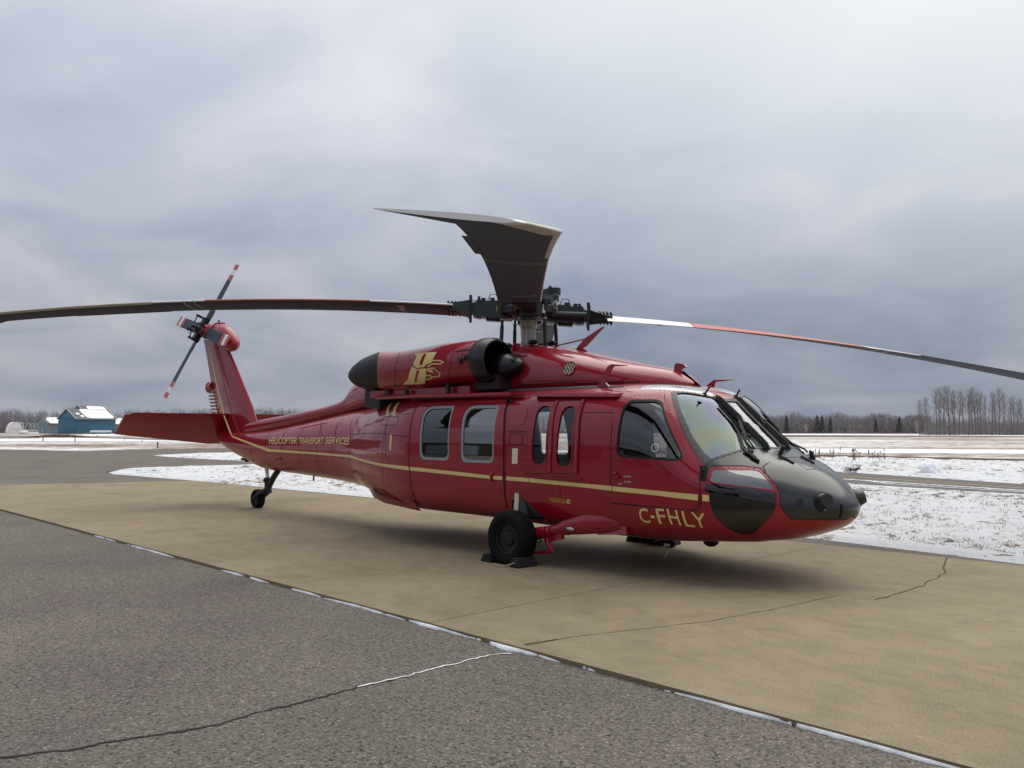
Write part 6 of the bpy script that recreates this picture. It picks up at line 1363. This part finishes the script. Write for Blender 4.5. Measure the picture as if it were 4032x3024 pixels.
for i, (lx, h, lab) in enumerate(((207, 10.6, 'dark spruce poking above the wood nearest the helicopter nose'), (463, 10.9, 'slim dark spruce, left one of the close pair above the wood'), (505, 10.8, 'slim dark spruce, right one of the close pair above the wood'), (575, 9.4, 'small dark spruce just right of the close pair'), (958, 8.6, 'broad dark spruce in the middle of the wood'), (1156, 10.2, 'tall dark spruce left of the tall bare poplar cluster'), (695, 3.6, 'small dark spruce bush at the foot of the wood, under the pair'), (582, 3.0, 'tiny dark spruce bush at the foot of the wood, further left'))):
    p = atpix(3000+lx/2.1434, 411 if h > 5 else 402); T = tag(empty('spruce_tree', p, i*1.3), lab, 'tree', 'dark spruces at the edge of the wood'); T.scale = (h/10*.74,)*2+(h/10*.80,)
    for nm, me in (('trunk', sp_[i % 3][0]), ('crown', sp_[i % 3][1])): c = bpy.data.objects.new(nm, me); COL.objects.link(c); c.parent = T
for i, (lx, h, lab) in enumerate(((1300, 7.0, 'pale forked birch standing before the wood, left of the poplars'), (370, 4.6, 'pale low spreading bush at the foot of the wood near the nose'))):
    T = tag(empty('birch_tree', atpix(3000+lx/2.1434, 398)), lab, 'tree'); rr2 = random.Random(60+i); b = MB(); c = MB()
    for k in range(4): limb(b, (0, 0, 0), Vector((rr2.uniform(-.35, .35), rr2.uniform(-.2, .2), 1)).normalized(), h*rr2.uniform(.7, 1), .16, 0, rr2)
    for k in range(18): limb(c, (rr2.uniform(-.8, .8), 0, h*rr2.uniform(.1, .5)), Vector((rr2.uniform(-.5, .5), rr2.uniform(-.3, .3), 1)).normalized(), h*.45, .05, 1, rr2, 4, .5, .03)
    b.build('trunk', PALEB, T); c.build('crown', PALEB, T, False)
# the wood as one far mass of leafless trees
def wood(name, spans, seed, dens):
    rr = random.Random(seed); V = []; F = []; 
    def tri(a, b_, c): n = len(V); V.extend((a, b_, c)); F.append((n, n+1, n+2))
    for u0, u1, D0, D1, h0, h1, count in spans:
        for _ in range(int(count*dens)):
            u = rr.uniform(u0, u1); D = rr.uniform(D0, D1); p = atpix(u, D); h = (h0+(h1-h0)*(u-u0)/(u1-u0))*(.82+.22*noise.noise(Vector((u*.012, seed, 0)))+rr.uniform(-.10, .14)); lr = Vector((math.cos(YAW-math.pi/2), math.sin(YAW-math.pi/2), 0)); fwv = Vector((math.cos(YAW), math.sin(YAW), 0)); w_ = rr.uniform(.06, .15); lx = rr.uniform(-.05, .05)*h
            tri(p-lr*w_, p+lr*w_, p+lr*lx+Vector((0, 0, h)))
            for k in range(24):
                t = rr.uniform(.10, .97); q = p+lr*lx*t+Vector((0, 0, h*t)); l = h*(.17*(1.15-t)+.05)*rr.uniform(.6, 1.4); a = rr.uniform(0, 6.28); d = (lr*math.cos(a)+fwv*math.sin(a))*.65+Vector((0, 0, rr.uniform(.45, 1.1))); e_ = q+d*l; tw = rr.uniform(.035, .08); tri(q-Vector((0, 0, tw)), q+Vector((0, 0, tw)), e_)
                for m in range(3):
                    q2 = q.lerp(e_, rr.uniform(.3, .95)); d2 = d+lr*rr.uniform(-.7, .7)+fwv*rr.uniform(-.5, .5); tri(q2-lr*.035, q2+lr*.035, q2+d2*l*.55)
            # low scrub at the foot
            for k in range(4):
                q = p+lr*rr.uniform(-1.5, 1.5); tri(q-lr*.25, q+lr*.25, q+lr*rr.uniform(-.8, .8)+Vector((0, 0, h*rr.uniform(.12, .34))))
    return tag(new_obj(name, V, F, FORM), kind='stuff')
wood('wood', [(-400, 480, 450, 500, 13.4, 13.4, 560), (480, 1250, 450, 500, 13.2, 13.6, 480), (1250, 3000, 425, 470, 11.0, 10.2, 560), (3000, 3660, 412, 455, 10.0, 10.2, 560), (3640, 4600, 282, 318, 5.2, 4.6, 420), (3560, 4600, 412, 450, 9.5, 9.0, 420)], 3, 1.6)
# ------------------------------------------------------------------ behind the viewer: the low dark hangar row and wood that the glossy side reflects
HB = tag(empty('terminal_shed', (-30, -62, 0), 0), 'long low dark hangar row across the apron, seen as a reflection', 'hangar')
b = MB(); b.box((0, 0, 2.6), (110, 14, 5.2)); b.build('wall', Mat('dark_brown_cladding', (.05, .046, .042), .8), HB, False); b = MB(); b.box((0, 0, 5.3), (111, 15, .3)); b.build('roof', ROOFD, HB, False)
for x in range(-50, 51, 14): b = MB(); b.box((x, 7.06, 2.1), (9, .1, 4.0)); b.build('hangar_door', TINGREY, HB, False)
